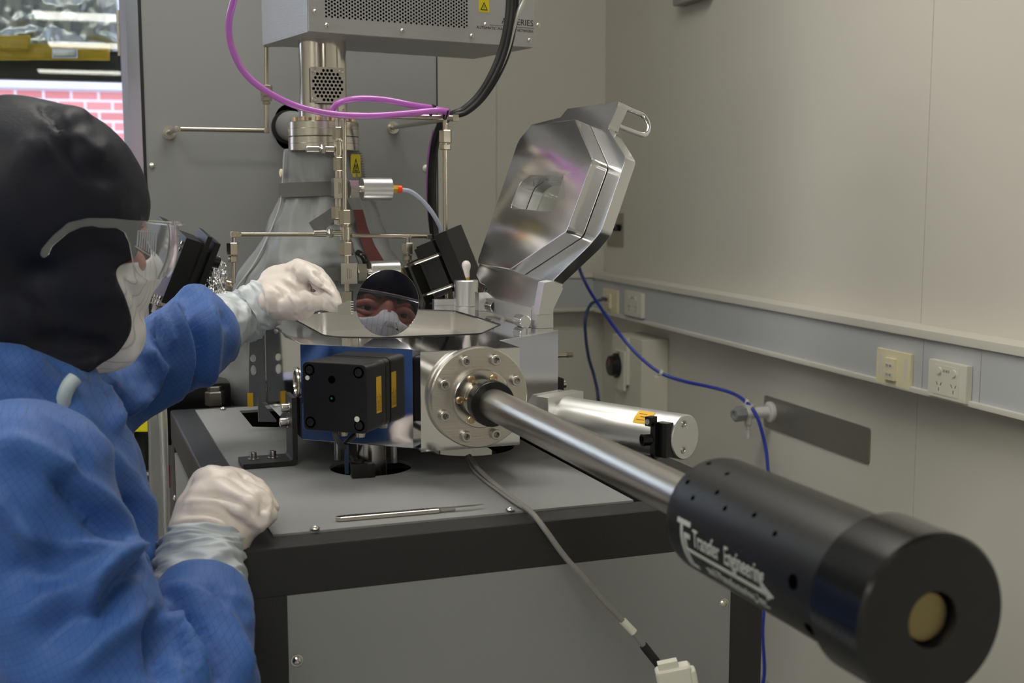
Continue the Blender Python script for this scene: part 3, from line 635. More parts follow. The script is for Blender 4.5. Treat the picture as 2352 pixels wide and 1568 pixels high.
# ================================================================ COLUMN UNDER THE MATCHING NETWORK
CXc, CYc = .4285, 2.10
zt0, zbx = .2534, .2534
col = thing('steel_column', 'shiny stainless column with bolted flanges under the perforated metal box', 'column', (CXc, CYc, .02))
def zc_(v, y=2.06): return C(740, v, y=y).z
r_c = .0405
part('column_tube', MB().lathe((CXc, CYc, zc_(285)), (0, 0, 1), [(0, r_c), (zbx - zc_(285), r_c)], 64), mat('polished_stainless', (.66, .63, .57), .13, 1, .06, 12, (8, 8, 1), var=.05, rvar=.06), col)
rf = .0600
for a, b_, m in ((278, 312, STEEL), (313, 345, STEEL)):
    za, zb2 = zc_(b_), zc_(a); part('flange', MB().lathe((CXc, CYc, za), (0, 0, 1), [(0, rf - .001), (.001, rf), ((zb2 - za) * .5, rf), ((zb2 - za) * .5 + .0004, rf - .0006), ((zb2 - za) * .5 + .0008, rf), (zb2 - za - .001, rf), (zb2 - za, rf - .001), (zb2 - za, .03)], 64), m, col)
part('gasket', MB().cyl((CXc, CYc, zc_(313.2)), (CXc, CYc, zc_(311.8)), rf - .001, seg=64), BLKV, col)
for k in range(12):
    a = math.radians(30 * k + 8); s = MB(); p = Vector((CXc + .0505 * math.cos(a), CYc + .0505 * math.sin(a), zc_(278))); s.lathe(p, (0, 0, 1), [(0, .0056), (.0012, .0056), (.0014, .0046), (.0075, .0044), (.008, .003)], 12); part('flange_bolt', s, BRASSB, col)
# perforated square plate
pa, pb = C(712, 153, y=2.045), C(793, 238, y=2.045)
fp = MB(); pcx, pcz = (pa.x + pb.x) / 2, (pa.z + pb.z) / 2; hw = (pb.x - pa.x) / 2; hh = (pa.z - pb.z) / 2
holes = []
for j in range(-4, 5):
    for i in range(-5, 6):
        x = i * .0068 + (j % 2) * .0034; z = j * .0060
        if x * x + z * z < .0258 ** 2: holes.append(circ(pcx + x, pcz + z, .0026, 8))
fp.plate(rounded([(pcx - hw, pcz - hh), (pcx + hw, pcz - hh), (pcx + hw, pcz + hh), (pcx - hw, pcz + hh)], .002), holes, .0016, Matrix.Translation((0, 2.045, 0)) @ Matrix.Rotation(math.pi / 2, 4, 'X'))
o = part('perforated_plate', fp, mat('bare_steel_sheet', (.50, .48, .43), .42, 1, .1, 200), col)
part('fan_housing', MB().box((pcx, 2.0525, pcz), (hw * 1.92, .0135, hh * 1.92), bev=.001), BLKV, col)
for sx, sz in ((-1, 1), (1, 1), (-1, -1)):
    s = MB(); socket_screw(s, (pcx + sx * (hw - .006), 2.044, pcz + sz * (hh - .006)), (0, -1, 0), .0042, .003); part('plate_screw', s, BOLT, col)

# matching network box
def V2(x, y): return Vector((x, y, zbx))
B0, B1, B2 = V2(.3835, 1.983), V2(.8007, 2.0641), V2(.785, 2.2855)
bxd = (B1 - B0).normalized(); byd = Vector((-bxd.y, bxd.x, 0)); BW = (B1 - B0).length; BD = .215
MN = Matrix((bxd, byd, Vector((0, 0, 1)))).transposed().to_4x4(); MN.translation = B0
nb = thing('matching_network_box', 'silver perforated electronics box hanging over the column', 'electronics box', MN @ Vector((BW / 2, BD / 2, 0)))
hol = []
gx0, gx1 = .030, .030 + .268
part('box_shell', MB().box((BW / 2, BD / 2 + .002, .15), (BW, BD - .004, .30), MN, .0016), ALUB, nb)
b = MB(); b.box((BW / 2, .0005, .15), (BW, .003, .299), MN, .0008); part('front_plate', b, ALUB, nb)
hl = MB(); pit = .00585
nn = int((gx1 - gx0) / (pit * .866)); Mh = MN @ Matrix.Rotation(math.pi / 2, 4, 'X')
for i in range(nn):
    for j in range(17):
        x = gx0 + i * pit * .866; z = .0262 + j * pit + (i % 2) * pit / 2
        if z > .12: continue
        c = [MN @ Vector((x + .0019 * math.cos(t * math.pi / 4), -.00115, z + .0019 * math.sin(t * math.pi / 4))) for t in range(8)]
        hl.bm.faces.new([hl.bm.verts.new(q) for q in c])
part('vent_grille', hl, BLKV, nb, recalc=False)
for x, z in ((.0105, .0325), (.030, .0125), (.165, .0125), (.2975, .0125), (.325, .0335), (.415, .0125), (.433, .0400)):
    s = MB(); pan_screw(s, MN @ Vector((x, -.001, z)), -(byd), .0034); part('box_screw', s, BOLT, nb)
Mt = MN @ Matrix.Translation((0, -.0012, 0)) @ Matrix.Rotation(math.pi / 2, 4, 'X')
t = MB().text('AT-SERIES', .0148, Mt @ Matrix.Translation((.4235, .0372, 0)), .0001, 'RIGHT', 1.02); t.text('AUTOMATIC MATCHING NETWORK', .0066, Mt @ Matrix.Translation((.4235, .0260, 0)), .0001, 'RIGHT', 1.06); t.box((.380, .0335, 0), (.0915, .0006, .0003), Mt)
t.text('RF IN', .0055, Mt @ Matrix.Translation((.372, .076, 0)), .0001)
part('printed_lettering', t, INK, nb)
def wl(x, z):
    o = part('warning_label', MB().box((x, z, 0), (.0205, .022, .0004), Mt), YELW, nb)
    tr_ = [(x - .0075, z - .0075), (x + .0075, z - .0075), (x, z + .0062)]; ti = [(x - .0052, z - .0061), (x + .0052, z - .0061), (x, z + .0034)]
    part('warning_triangle', MB().plate(tr_, [ti], .0004, Mt @ Matrix.Translation((0, 0, .0003))).box((x, z - .0022, .0003), (.0009, .0055, .0003), Mt), INK, o)
wl(.3225, .0650); wl(.3225, .0872)
part('side_knob', MB().cyl(MN @ Vector((BW - .001, .06, .006)), MN @ Vector((BW + .006, .06, .006)), .005, seg=12), BLKG, nb)

# ================================================================ HEATING JACKET (grey vinyl skirt round the process chamber)
jr = [(343, 655, 822), (352, 652, 824), (400, 648, 831), (418, 647, 836), (452, 646, 850), (500, 628, 864), (540, 611, 880), (580, 588, 903), (620, 561, 934), (660, 532, 962), (700, 508, 985), (760, 497, 1003), (850, 499, 1010), (930, 506, 1010), (1000, 506, 1010)]
JY = 2.13; jb_ = MB(); rings = []; NS = 96
prof = []
for (v, ul, ur) in jr:
    a, b2 = C(ul, v, y=JY), C(ur, v, y=JY); prof.append((a.z / 2 + b2.z / 2, (a.x + b2.x) / 2, (b2.x - a.x) / 2))
P3 = spline([Vector(p) for p in prof], 5)
for i, p in enumerate(P3):
    z, cx_, r_ = p; ry = min(r_ * 1.0, .13); row = []
    for k in range(NS):
        t = 2 * math.pi * k / NS; q = Vector((math.cos(t), math.sin(t), 0))
        am = min(1, i / 12) * .012 * (r_ / .1)
        nz_ = noise.noise(Vector((q.x * 2.1, q.y * 2.1, z * 11)) + Vector((3, 1, 5))) * am + am * .5 * (1 - abs(noise.noise(Vector((q.x * 3, q.y * 3 + z * 6, z * 22 + q.x * 5))) * 2.2)) - am * .3
        row.append(jb_.bm.verts.new((cx_ + q.x * (r_ + nz_), JY + q.y * (ry + nz_), z)))
    rings.append(row)
for a, b2 in zip(rings, rings[1:]):
    for k in range(NS): jb_.bm.faces.new((a[k], a[(k + 1) % NS], b2[(k + 1) % NS], b2[k]))
jb_.bm.faces.new(rings[0]); jb_.bm.faces.new(rings[-1][::-1])
jk = thing('heating_jacket', 'grey flared vinyl heating jacket with webbing straps below the column', 'heating jacket', (CXc, JY, -.35))
VIN = mat('grey_vinyl', (124, 126, 128), .46, 0, .5, 18, var=.03, spec=.5)
part('jacket_skin', jb_, VIN, jk, ang=180)
def jp(v, w, off=.003):      # a point on the jacket at picture height v, turned w radians from the front
    z = C(740, v, y=JY).z
    best = min(P3, key=lambda p: abs(p[0] - z)); _, cx_, r_ = best; ry = min(r_, .13)
    t = -math.pi / 2 + w; return Vector((cx_ + math.cos(t) * (r_ + off + .002), JY + math.sin(t) * (ry + off + .004), z)), Vector((math.cos(t), math.sin(t), 0))
WEB = mat('grey_webbing', (96, 96, 94), .7, 0, .8, 300, (1, 1, 4), var=.1)
def strap(vw, wd, name='strap'):
    m_ = MB(); P = []
    for i in range(len(vw) - 1):
        for k in range(10):
            t = k / 10; P.append(jp(vw[i][0] * (1 - t) + vw[i + 1][0] * t, vw[i][1] * (1 - t) + vw[i + 1][1] * t))
    P.append(jp(*vw[-1])); rows = []
    for i, (p, n) in enumerate(P):
        tg = (P[min(i + 1, len(P) - 1)][0] - P[max(i - 1, 0)][0]).normalized(); s_ = tg.cross(n).normalized() * wd / 2; n2 = n * .0022
        rows.append([m_.bm.verts.new(q) for q in (p - s_, p + s_, p + s_ + n2, p - s_ + n2)])
    for a, b2 in zip(rows, rows[1:]):
        for k in range(4): m_.bm.faces.new((a[k], a[(k + 1) % 4], b2[(k + 1) % 4], b2[k]))
    m_.bm.faces.new(rows[0]); m_.bm.faces.new(rows[-1][::-1]); part(name, m_, WEB, jk, ang=60)
strap([(438, -1.5), (436, -1.1), (434, -.4), (432, .2)], .024)
strap([(520, -.42), (488, -.05), (470, .25)], .022, 'strap_tail')
strap([(612, -.55), (618, -.1), (628, .25), (640, .5)], .022)
# yellow hot-surface label, side button and seam piping
p, n = jp(382, .72, .001); Mw = basis(p, n, (n.y * -1, n.x, 0)); 
o = part('hot_surface_label', MB().plate(rounded([(-.014, -.019), (.014, -.019), (.014, .020), (-.014, .020)], .004), [], .0008, Mw), YELW, jk)
part('hot_surface_symbol', MB().plate([(-.011, -.012), (.011, -.012), (0, .013)], [[(-.0085, -.0105), (.0085, -.0105), (0, .0095)]], .0004, Mw @ Matrix.Translation((0, 0, .0007))).box((0, -.0085, .0006), (.010, .0022, .0004), Mw).box((-.003, -.002, .0006), (.0012, .009, .0004), Mw).box((0, -.002, .0006), (.0012, .009, .0004), Mw).box((.003, -.002, .0006), (.0012, .009, .0004), Mw), INK, o)
p, n = jp(398, -1.45, .0); part('side_button', MB().lathe(p, n, [(0, .007), (.003, .007), (.004, .005), (.004, 0)], 16), CREAM, jk)
sm = MB(); 
sm.tube([jp(v, w, .001)[0] for v, w in ((350, .12), (420, .10), (480, .16), (560, .2), (640, .25), (700, .3))], .0010, 6)
part('seam', sm, mat('dark_thread', (70, 70, 70), .7), jk)
sm = MB(); sm.tube([jp(v, -1.35, .001)[0] for v in (350, 400, 470, 540, 600, 660, 720)], .0014, 6)
part('edge_piping', sm, mat('pale_piping', (176, 176, 176), .5), jk)
zz = MB()
for v in range(352, 500, 6):
    p, n = jp(v, 1.30, .0); zz.box(p, (.004, .004, .0022))
part('zip_teeth', zz, mat('zip_grey', (105, 105, 103), .5), jk); 
m_ = MB()
rows = []
for v in (480, 520, 560, 600, 650):
    a, na = jp(v, .32 + (v - 480) * .0004, .003); b2, n2 = jp(v, .55 + (v - 480) * .0006, .003); rows.append((m_.bm.verts.new(a), m_.bm.verts.new(b2)))
for a, b2 in zip(rows, rows[1:]): m_.bm.faces.new((a[0], a[1], b2[1], b2[0]))
part('red_lining', m_, mat('dark_red_lining', (84, 36, 34), .6), jk)

# ================================================================ GAS MANIFOLD
GY = 1.965
gm = thing('gas_manifold', 'stainless gas line manifold with valves and fittings in front of the heating jacket', 'gas manifold', C(790, 700, y=GY))
def g(u, v, y=GY): return C(u, v, y=y)
SP = 2.0 / FPX
def vfit(u, v0, v1, w, name='tube_nut', m=STEELT, seg=6, y=GY):
    a, b2 = g(u, v0, y), g(u, v1, y); b2 = Vector((a.x, a.y, b2.z)); part(name, MB().cyl(b2, a, w * SP / 2 * (1.12 if seg == 6 else 1), seg=seg, bev=.0008), m, gm)
def hfit(u0, u1, v, w, name='tube_nut', m=STEELT, seg=6, y=GY):
    a, b2 = g(u0, v, y), g(u1, v, y); b2 = Vector((b2.x, b2.y, a.z)); part(name, MB().cyl(a, b2, w * SP / 2 * (1.12 if seg == 6 else 1), seg=seg, bev=.0008), m, gm)
part('vertical_tube', MB().tube([g(777, 262), g(777, 480), g(779, 500)], .0050, 16, smooth=False), STEELT, gm)
part('vertical_tube', MB().tube([g(791, 250, GY - .016), g(792, 484, GY - .016)], .0034, 14, smooth=False), STEELT, gm)
part('vertical_tube', MB().tube([g(795, 500), g(797, 690)], .0050, 16, smooth=False), STEELT, gm)
for a in ((775, 292, 320, 22), (777, 361, 392, 21), (775, 474, 502, 25), (794, 482, 514, 26, 'tube_nut', STEELT, 6, GY - .012), (796, 556, 586, 28), (798, 668, 700, 24)): vfit(*a)
for a in ((776, 324, 358, 19), ): vfit(*a, 'tee_body', STEELT, 16)
vfit(794, 520, 552, 26, 'tee_body', STEELT, 16); vfit(777, 504, 516, 18, 'ferrule', STEELT, 16)
for u, v, w, h in ((779, 432, 30, 46), (798, 627, 38, 48)):
    c = g(u, v); part('valve_body', MB().box(c, (w * SP, .026, h * SP), bev=.001), STEEL, gm)
    t = MB()
    for i in range(3): t.box(c + Vector((-.003 + i * .003, -.0132, 0)), (.0006, .0003, .018 - i * .002))
    part('engraving', t, INK, gm)
def knurl(u0, u1, v, um, y=GY - .002):
    hfit(u0, u1, v, 16, 'knurled_cap', STEEL, 20, y); hfit(u1, u1 + 5, v, 10, 'stem', STEEL, 12, y); hfit(u1 + 4, u1 + 13, v, 20, 'tube_nut', STEEL, 6, y); hfit(u1 + 13, um, v, 15, 'stem', STEEL, 16, y)
knurl(703, 733, 342, 768); knurl(720, 750, 536, 786)
def pneu(u0, v):
    hfit(u0, u0 + 21, v, 40, 'bonnet_nut', STEEL, 6); hfit(u0 + 20, u0 + 33, v, 18, 'valve_neck', STEEL, 16)
    hfit(u0 + 30, u0 + 97, v, 52, 'actuator_cylinder', ALUS, 36); hfit(u0 + 97, u0 + 112, v, 18, 'brass_fitting', BRASS, 6); hfit(u0 + 111, u0 + 122, v, 17, 'release_ring', ORNG, 20)
pneu(801, 434); pneu(819, 625)
def tube_(pts, r=.0034, name='gas_tube', par=gm): part(name, MB().tube(pts, r, 14, smooth=False), STEELT, par)
def elbow(p, s=.010): part('elbow', MB().box(p, (s, s, s), bev=.0018), STEELT, gm)
tube_([g(540, 538), g(722, 538)]); tube_([g(808, 541), g(985, 543)]); elbow(g(537, 538)); elbow(g(985, 543), .009); elbow(g(548, 538), .008)
tube_([g(536, 538), g(536, 650)]); vfit(535, 557, 585, 25); vfit(535, 587, 602, 20)
tube_([g(937, 543), g(937, 640)]); vfit(937, 557, 583, 26); vfit(937, 586, 598, 22)
# lines on the cabinet face
gl = thing('gas_line', 'stainless gas tube running from the cabinet bulkhead up to the column top', 'gas tube', C(390, 305, y=KY))
def bulk(u, v, par):
    p = C(u, v, y=KY); part('bulkhead_nut', MB().lathe(p, (0, -1, 0), [(0, .0125), (.003, .0125), (.003, .0095), (.012, .0095), (.012, .006), (.02, .006)], 20), STEEL, par)
bulk(388, 305, gl); ya = 2.36
ps = [C(388, 305, y=KY - .015), C(408, 296, y=ya), C(612, 300, y=ya), C(612, 103, y=ya), C(690, 103, y=2.26)]
part('gas_tube', MB().tube([ps[0], ps[1]], .0045, 14, smooth=False).tube([ps[1], ps[2]], .0045, 14, smooth=False).tube([ps[2], ps[3]], .0042, 14, smooth=False).tube([ps[3], ps[4]], .0042, 14, smooth=False), STEELT, gl)
for p in (ps[1], ps[2], ps[3]): part('elbow', MB().box(p, (.0105, .0105, .0105), bev=.0018), STEELT, gl)
for v0, v1, w in ((196, 222, 24), (224, 232, 22), (233, 240, 15)):
    a, b2 = C(612, v0, y=ya), C(612, v1, y=ya); part('tube_nut', MB().cyl(Vector((a.x, a.y, b2.z)), a, w * 2.4 / FPX / 2 * 1.1, seg=6, bev=.0008), STEELT, gl)
g2 = thing('gas_line', 'stainless gas tube hanging down right of the manifold from a horizontal arm', 'gas tube', C(1022, 400, y=1.93))
bulk(903, 293, g2); Y2 = 1.93
ps = [C(903, 293, y=KY - .015), C(1020, 275, y=Y2 + .02), C(770, 262, y=Y2), C(1045, 271, y=Y2), C(1022, 275, y=Y2), C(1024, 705, y=Y2)]
part('gas_tube', MB().tube([ps[0], ps[1]], .004, 14, smooth=False).tube([ps[2], ps[3]], .0044, 14, smooth=False).tube([ps[4], ps[5]], .0040, 14, smooth=False), STEELT, g2)
part('end_cap', MB().box(ps[3], (.010, .011, .011), bev=.001), STEELT, g2)
for v0, v1, w in ((299, 328, 28), (332, 344, 26), (284, 299, 12)):
    a, b2 = C(1023, v0, y=Y2), C(1023, v1, y=Y2); part('tube_nut', MB().cyl(Vector((a.x, a.y, b2.z)), a, w * 1.97 / FPX / 2 * 1.1, seg=6, bev=.0008), STEELT, g2)

# ================================================================ TUBES AND CABLES
PUR = mat('translucent_purple_tube', (212, 128, 222), .12, 0, trans=.35, spec=.8, var=.02)
def hose(name, label, cat, pts, r, m, seg=14, fr=MC, group=None):
    o = part(name, MB().tube(pts, r, seg, 10), m, None, fr, ang=180); return tag(o, label, cat, group)
hose('purple_tube', 'long purple plastic tube sweeping across in front of the column', 'tube', [C(548, -60, y=1.80), C(537, 0, y=1.82), C(526, 50, y=1.84), C(531, 105, y=1.86), C(560, 165, y=1.88), C(610, 208, y=1.89), C(680, 243, y=1.895), C(765, 262, y=1.90), C(850, 266, y=1.90), C(930, 261, y=1.90), C(1000, 254, y=1.905), C(1030, 256, y=1.91)], .0050, PUR)
hose('purple_tube', 'short looped purple plastic tube from the manifold top to the cable tie', 'tube', [C(764, 250, y=1.94), C(780, 236, y=1.925), C(820, 227, y=1.91), C(880, 229, y=1.91), C(950, 242, y=1.91), C(1000, 250, y=1.92), C(1022, 259, y=1.925), C(1030, 270, y=1.94)], .0050, PUR)
hose('purple_tube', 'purple plastic tube hanging behind the black cable bundle', 'tube', [C(1000, 300, y=2.12), C(989, 350, y=2.13), C(985, 420, y=2.14), C(988, 490, y=2.14), C(996, 560, y=2.14), C(1000, 640, y=2.12), C(1003, 715, y=2.10)], .0052, PUR)
def cbl3(off, r, label, m=RUB):
    pts = [(1176, -60, 1.93), (1178, 0, 1.93), (1172, 60, 1.93), (1158, 120, 1.935), (1134, 175, 1.94), (1103, 222, 1.95), (1068, 253, 1.955), (1040, 264, 1.965), (1015, 285, 2.04), (1001, 325, 2.10), (994, 390, 2.12), (993, 460, 2.12), (998, 530, 2.12), (1008, 600, 2.10), (1012, 700, 2.10)]
    P = []
    for i, (u, v, y) in enumerate(pts):
        k = 1. if i < 7 else .45
        P.append(C(u + off[0] * k * (.3 + .7 * min(1, abs(i - 7) / 4)), v + off[1] * k, y=y + off[2]))
    return hose('black_cable', label, 'cable', P, r, m, group='black cable bundle')
cbl3((-7, 0, 0), .0066, 'thickest black cable, leftmost of the bundle in front of the silver box')
cbl3((7, 4, .012), .0052, 'black cable, rightmost of the bundle in front of the silver box')
cbl3((0, 6, -.008), .0045, 'thin black cable running between the two thicker ones of the bundle')
hose('braided_cable', 'silver braided cable joining the black bundle from above', 'cable', [C(1208, -60, y=1.92), C(1202, 0, y=1.925), C(1192, 25, y=1.925), C(1180, 60, y=1.93), C(1165, 115, y=1.94), C(1142, 172, y=1.95)], .0040, mat('silver_braid', (.62, .62, .60), .4, 1, .8, 700))
p = C(1192, 22, y=1.925); 
ct = thing('cable_tie', 'black cable ties gathering the purple tubes and cables at the arm end', 'cable tie', C(1012, 256, y=1.91))
for u, v in ((992, 253), (1024, 262)): 
    part('tie_loop', MB().lathe(C(u, v, y=1.912), (.96, 0, -.25), [(-.0014, .0085), (-.0014, .0095), (.0014, .0095), (.0014, .0085)], 20, cap=False).box(C(u + 6, v - 8, y=1.908), (.005, .004, .004)), BLKG, ct)
AIR = mat('translucent_air_tube', (188, 194, 214), .25, 0, trans=.25, spec=.5, var=.02)
hose('air_tube', 'milky air tube curving down from the upper pneumatic valve', 'tube', [g(922, 436), g(945, 441), g(975, 466), g(1000, 500), g(1018, 540), g(1030, 590), g(1038, 650), C(1040, 705, y=1.93)], .0038, AIR)
hose('air_tube', 'milky air tube curving down from the lower pneumatic valve', 'tube', [g(941, 627), g(960, 630), g(982, 645), g(1000, 670), C(1010, 700, y=1.93), C(1014, 730, y=1.93)], .0040, AIR)
hose('black_pipe', 'black hose rising behind the lower pneumatic valve', 'hose', [g(822, 580, 2.0), g(835, 590, 1.985), g(843, 612, 1.985), g(842, 640, 2.0)], .0055, BLKG)

# ================================================================ ELLIPSOMETER HEADS
def KB(u, v, D, ang, tilt=0): return MC.inverted() @ MK @ Matrix.Translation(K(u, v, D)) @ Matrix.Rotation(math.radians(ang), 4, 'Y') @ Matrix.Rotation(math.radians(tilt), 4, 'Z')
el = thing('optical_head', 'black optical receiver head with springs, tilted, left of the jacket', 'optical instrument', C(415, 690, y=1.95))
M_ = KB(415, 615, 1.90, 23, 30)      # local x across, z along, y depth
for nm, x, z, sx, sy, sz in (('rear_plate', -.047, .0, .014, .05, .125), ('main_block', -.004, -.002, .026, .056, .108), ('front_plate', .016, .004, .008, .062, .122), ('end_plate', .033, .004, .010, .05, .110), ('bridge', .024, -.004, .016, .04, .09)):
    part(nm, MB().box((x, 0, z), (sx, sy, sz), M_, .0015), BLKA, el)
for z in (.040, .030, -.052, -.060):
    sp = MB(); pts = [M_ @ Vector((-.040 + .024 * i / 40, -.018 + .0035 * math.sin(i * .9), z + .0035 * math.cos(i * .9))) for i in range(41)]
    sp.tube(pts, .0010, 6, smooth=False); part('spring', sp, STEEL, el)
part('adjust_knob', MB().cyl(M_ @ Vector((.038, -.01, .028)), M_ @ Vector((.050, -.01, .028)), .009, seg=20), BLKG, el)
part('rod', MB().cyl(M_ @ Vector((.038, -.005, -.004)), M_ @ Vector((.066, -.005, -.004)), .0036, seg=12), STEEL, el)
part('base_clip', MB().box((-.005, 0, -.075), (.022, .02, .014), M_, .002), mat('white_nylon', (170, 170, 168), .5), el)
# crumpled foil
FOIL = mat('aluminium_foil', (.82, .82, .83), .18, 1, .2, 300, var=.03)
fo = thing('foil_wrap', 'crumpled aluminium foil wrapped round the flange beside the black optical head', 'foil', C(495, 680, y=2.0))
def crumple(c, rr, sc, seed, name='foil_lump'):
    b = bmesh.new(); bmesh.ops.create_icosphere(b, subdivisions=5, radius=1); rd = random.Random(seed); off = Vector((rd.random() * 50, 0, 0))
    for v in b.verts:
        n = v.co.normalized(); d_ = 1 + .35 * noise.noise(n * 2.5 + off) + .30 * (abs(noise.noise(n * 6 + off)) - .2) + .14 * abs(noise.noise(n * 15 + off)); v.co = Vector((n.x * sc[0], n.y * sc[1], n.z * sc[2])) * d_ * rr
    m_ = MB(); m_.merge(b, Matrix.Translation(c)); part(name, m_, FOIL, fo, ang=12)
crumple(C(492, 645, y=1.98), .020, (.8, 1, 1.9), 3); crumple(C(505, 625, y=1.98), .014, (.7, 1, 1.5), 4); crumple(C(478, 640, y=2.0), .016, (1, 1, 1.8), 8); crumple(C(500, 680, y=1.97), .012, (1.2, 1, 1), 5)
ng = MB().cyl(C(505, 650, y=1.99), C(532, 658, y=1.99), .010, seg=24).cyl(C(511, 652, y=1.99), C(516, 653, y=1.99), .0165, seg=24).cyl(C(528, 657, y=1.99), C(533, 658, y=1.99), .0150, seg=24)
o = part('port_flange', ng, STEELT, fo)
e2 = thing('optical_head', 'black optical source head with steel rods, partly behind the thin gas tube', 'optical instrument', C(1040, 690, y=2.05))
M_ = KB(1045, 620, 2.0, -22, -30)
for nm, x, z, sx, sy, sz in (('rear_plate', .016, .008, .026, .05, .115), ('main_block', -.020, .014, .034, .05, .090), ('end_plate', -.040, .006, .006, .05, .10)):
    part(nm, MB().box((x, 0, z), (sx, sy, sz), M_, .0015), BLKA, e2)
for z in (.034, -.020): part('rod', MB().cyl(M_ @ Vector((-.075, -.024, z)), M_ @ Vector((.004, -.03, z)), .0034, seg=12), STEEL, e2)
part('mount_plate', MB().box((-.058, -.02, .002), (.005, .03, .075), M_, .001).box((-.070, -.02, .004), (.006, .030, .060), M_, .001), mat('dark_gunmetal', (70, 70, 66), .35, .8), e2)
part('ring_mount', MB().lathe(M_ @ Vector((-.066, -.01, -.035)), M_.to_3x3() @ Vector((-1, -.2, 0)), [(0, .022), (.006, .023), (.010, .022), (.010, .015), (0, .014)], 28), MATS['dark_gunmetal'], e2)
# dark pipework low behind the cart's back edge
lo = thing('pump_pipework', 'dark vacuum pipe and large steel nut behind the cart back edge', 'pipework', C(495, 915, y=2.02))
part('black_housing', MB().box((C(430, 905, y=2.08).x, 2.06, -.36), (.13, .09, .10), bev=.01), BLKG, lo)
c = C(492, 905, y=2.02)
part('hex_nut', MB().cyl(c + Vector((0, 0, -.018)), c + Vector((0, 0, .006)), .0185, seg=6, bev=.002).cyl(c + Vector((0, 0, .006)), c + Vector((0, 0, .014)), .0145, seg=6, bev=.001), mat('dull_steel', (.32, .30, .26), .35, 1), lo)
part('support_frame', MB().box((.42, 2.14, (ZF - .47) / 2), (.40, .22, -ZF - .47)), BLKP, lo)
# ================================================================ ON THE RIGHT WALL
XT = XW - .0605
def socket_plate(yc_, zc_, double=True, label='', w_=.116, h_=.073):
    t = thing('power_outlet', label, 'power outlet', (XT, yc_, zc_ - h_ / 2), MR, 'double power outlets on the trunking')
    part('faceplate', MB().box((XT - .007, yc_, zc_), (.014, w_, h_), bev=.003), WHITEP, t, MR)
    part('inner_bezel', MB().box((XT - .0143, yc_, zc_), (.0012, w_ * .64, h_ * .80), bev=.0005), WHITEP, t, MR)
    for s_ in (-1, 1):
        yy = yc_ + s_ * w_ * .19
        part('rocker_switch', MB().lathe((XT - .0145, yy, zc_ + h_ * .24), (-1, 0, 0), [(0, .0072), (.003, .0070), (.0035, 0)], 20), WHITEP, t, MR)
        h = MB(); 
        for dy, dz, a in ((.0062, -.008, .5), (-.0062, -.008, -.5), (0, -.019, 0)): h.box((0, 0, 0), (.0008, .0014, .0070), Matrix.Translation((XT - .0151, yy + dy, zc_ + dz)) @ Matrix.Rotation(-a, 4, 'X'))
        part('pin_slots', h, mat('slot_grey', (96, 92, 84), .6), t, MR)
    part('printed_marking', MB().text('35 B15', .0072, Matrix.Translation((XT - .0151, yc_ + .012, zc_ + h_ * .22)) @ Matrix(((0, 0, -1, 0), (-1, 0, 0, 0), (0, 1, 0, 0), (0, 0, 0, 1))), .0001), INK, t, MR)
    return t
TXT = Matrix(((0, 0, -1, 0), (-1, 0, 0, 0), (0, 1, 0, 0), (0, 0, 0, 1)))
def data_plate(yc_, zc_, label, w_=.118, h_=.074):
    t = thing('data_outlet', label, 'data outlet', (XT, yc_, zc_ - h_ / 2), MR, 'cream data outlets on the trunking')
    part('faceplate', MB().box((XT - .004, yc_, zc_), (.008, w_, h_), bev=.002), CREAM, t, MR)
    part('jack_hood', MB().box((XT - .010, yc_ + .004, zc_ - .002), (.010, .036, .046), bev=.002), CREAM, t, MR)
    for dz in (.006, -.013):
        o = part('jack_label', MB().box((XT - .0154, yc_ + .003, zc_ + dz), (.0010, .028, .010), bev=.0002), WHITEP, t, MR)
        part('jack_text', MB().text('D1 04' if dz > 0 else 'D1 05', .0072, Matrix.Translation((XT - .0161, yc_ + .0125, zc_ + dz - .0028)) @ TXT, .0001), INK, o, MR)
    for s_ in (-1, 1): part('side_slot', MB().box((XT - .0082, yc_ + s_ * w_ * .37, zc_ + .004), (.0006, .009, .046)), WHITEP, t, MR)
    return t
a = Rm(2181, 868, x=XW - .068); socket_plate(a.y, -.3640, True, 'white double power outlet nearest the camera on the grey trunking')
a = Rm(2054, 840, x=XW - .065); data_plate(a.y, -.3650, 'cream data outlet with two labelled jacks left of the nearest power outlet')
a = Rm(1457, 710, x=XW - .068); socket_plate(a.y, -.3500, True, 'white double power outlet near the room corner on the grey trunking', .135, .078)
a = Rm(1403, 700, x=XW - .065); data_plate(a.y, -.3560, 'cream data outlet beside the room corner with a blue cable crossing it', .125, .076)
# isolator enclosure
iy = 3.407; ix0 = 1.478
iso = thing('isolator_box', 'white wall mounted isolator box with round black rotary switch under the trunking', 'isolator box', (XW, iy + .10, -.66), MR)
part('enclosure', MB().box(((ix0 + .012 + XW) / 2, iy + .105, -.590), (XW - ix0 - .012, .21, .28), bev=.005), WHITEP, iso, MR)
part('cover', MB().box((ix0 + .008, iy + .150, -.528), (.016, .118, .150), bev=.004), WHITEP, iso, MR)
part('switch_plate', MB().box((ix0 - .002, iy + .135, -.560), (.010, .080, .125), bev=.003), WHITEP, iso, MR)
o = part('rotary_knob', MB().lathe((ix0 - .007, iy + .152, -.548), (-1, 0, 0), [(0, .040), (.006, .040), (.010, .034), (.024, .032), (.026, .029), (.026, 0)], 36), BLKG, iso, MR)
part('pointer_mark', MB().box((ix0 - .0335, iy + .150, -.536), (.001, .006, .018)), mat('red_mark', (170, 40, 30), .5), o, MR)
part('switch_print', MB().text('OFF', .014, Matrix.Translation((ix0 - .0075, iy + .150, -.512)) @ TXT, .0002), INK, iso, MR)
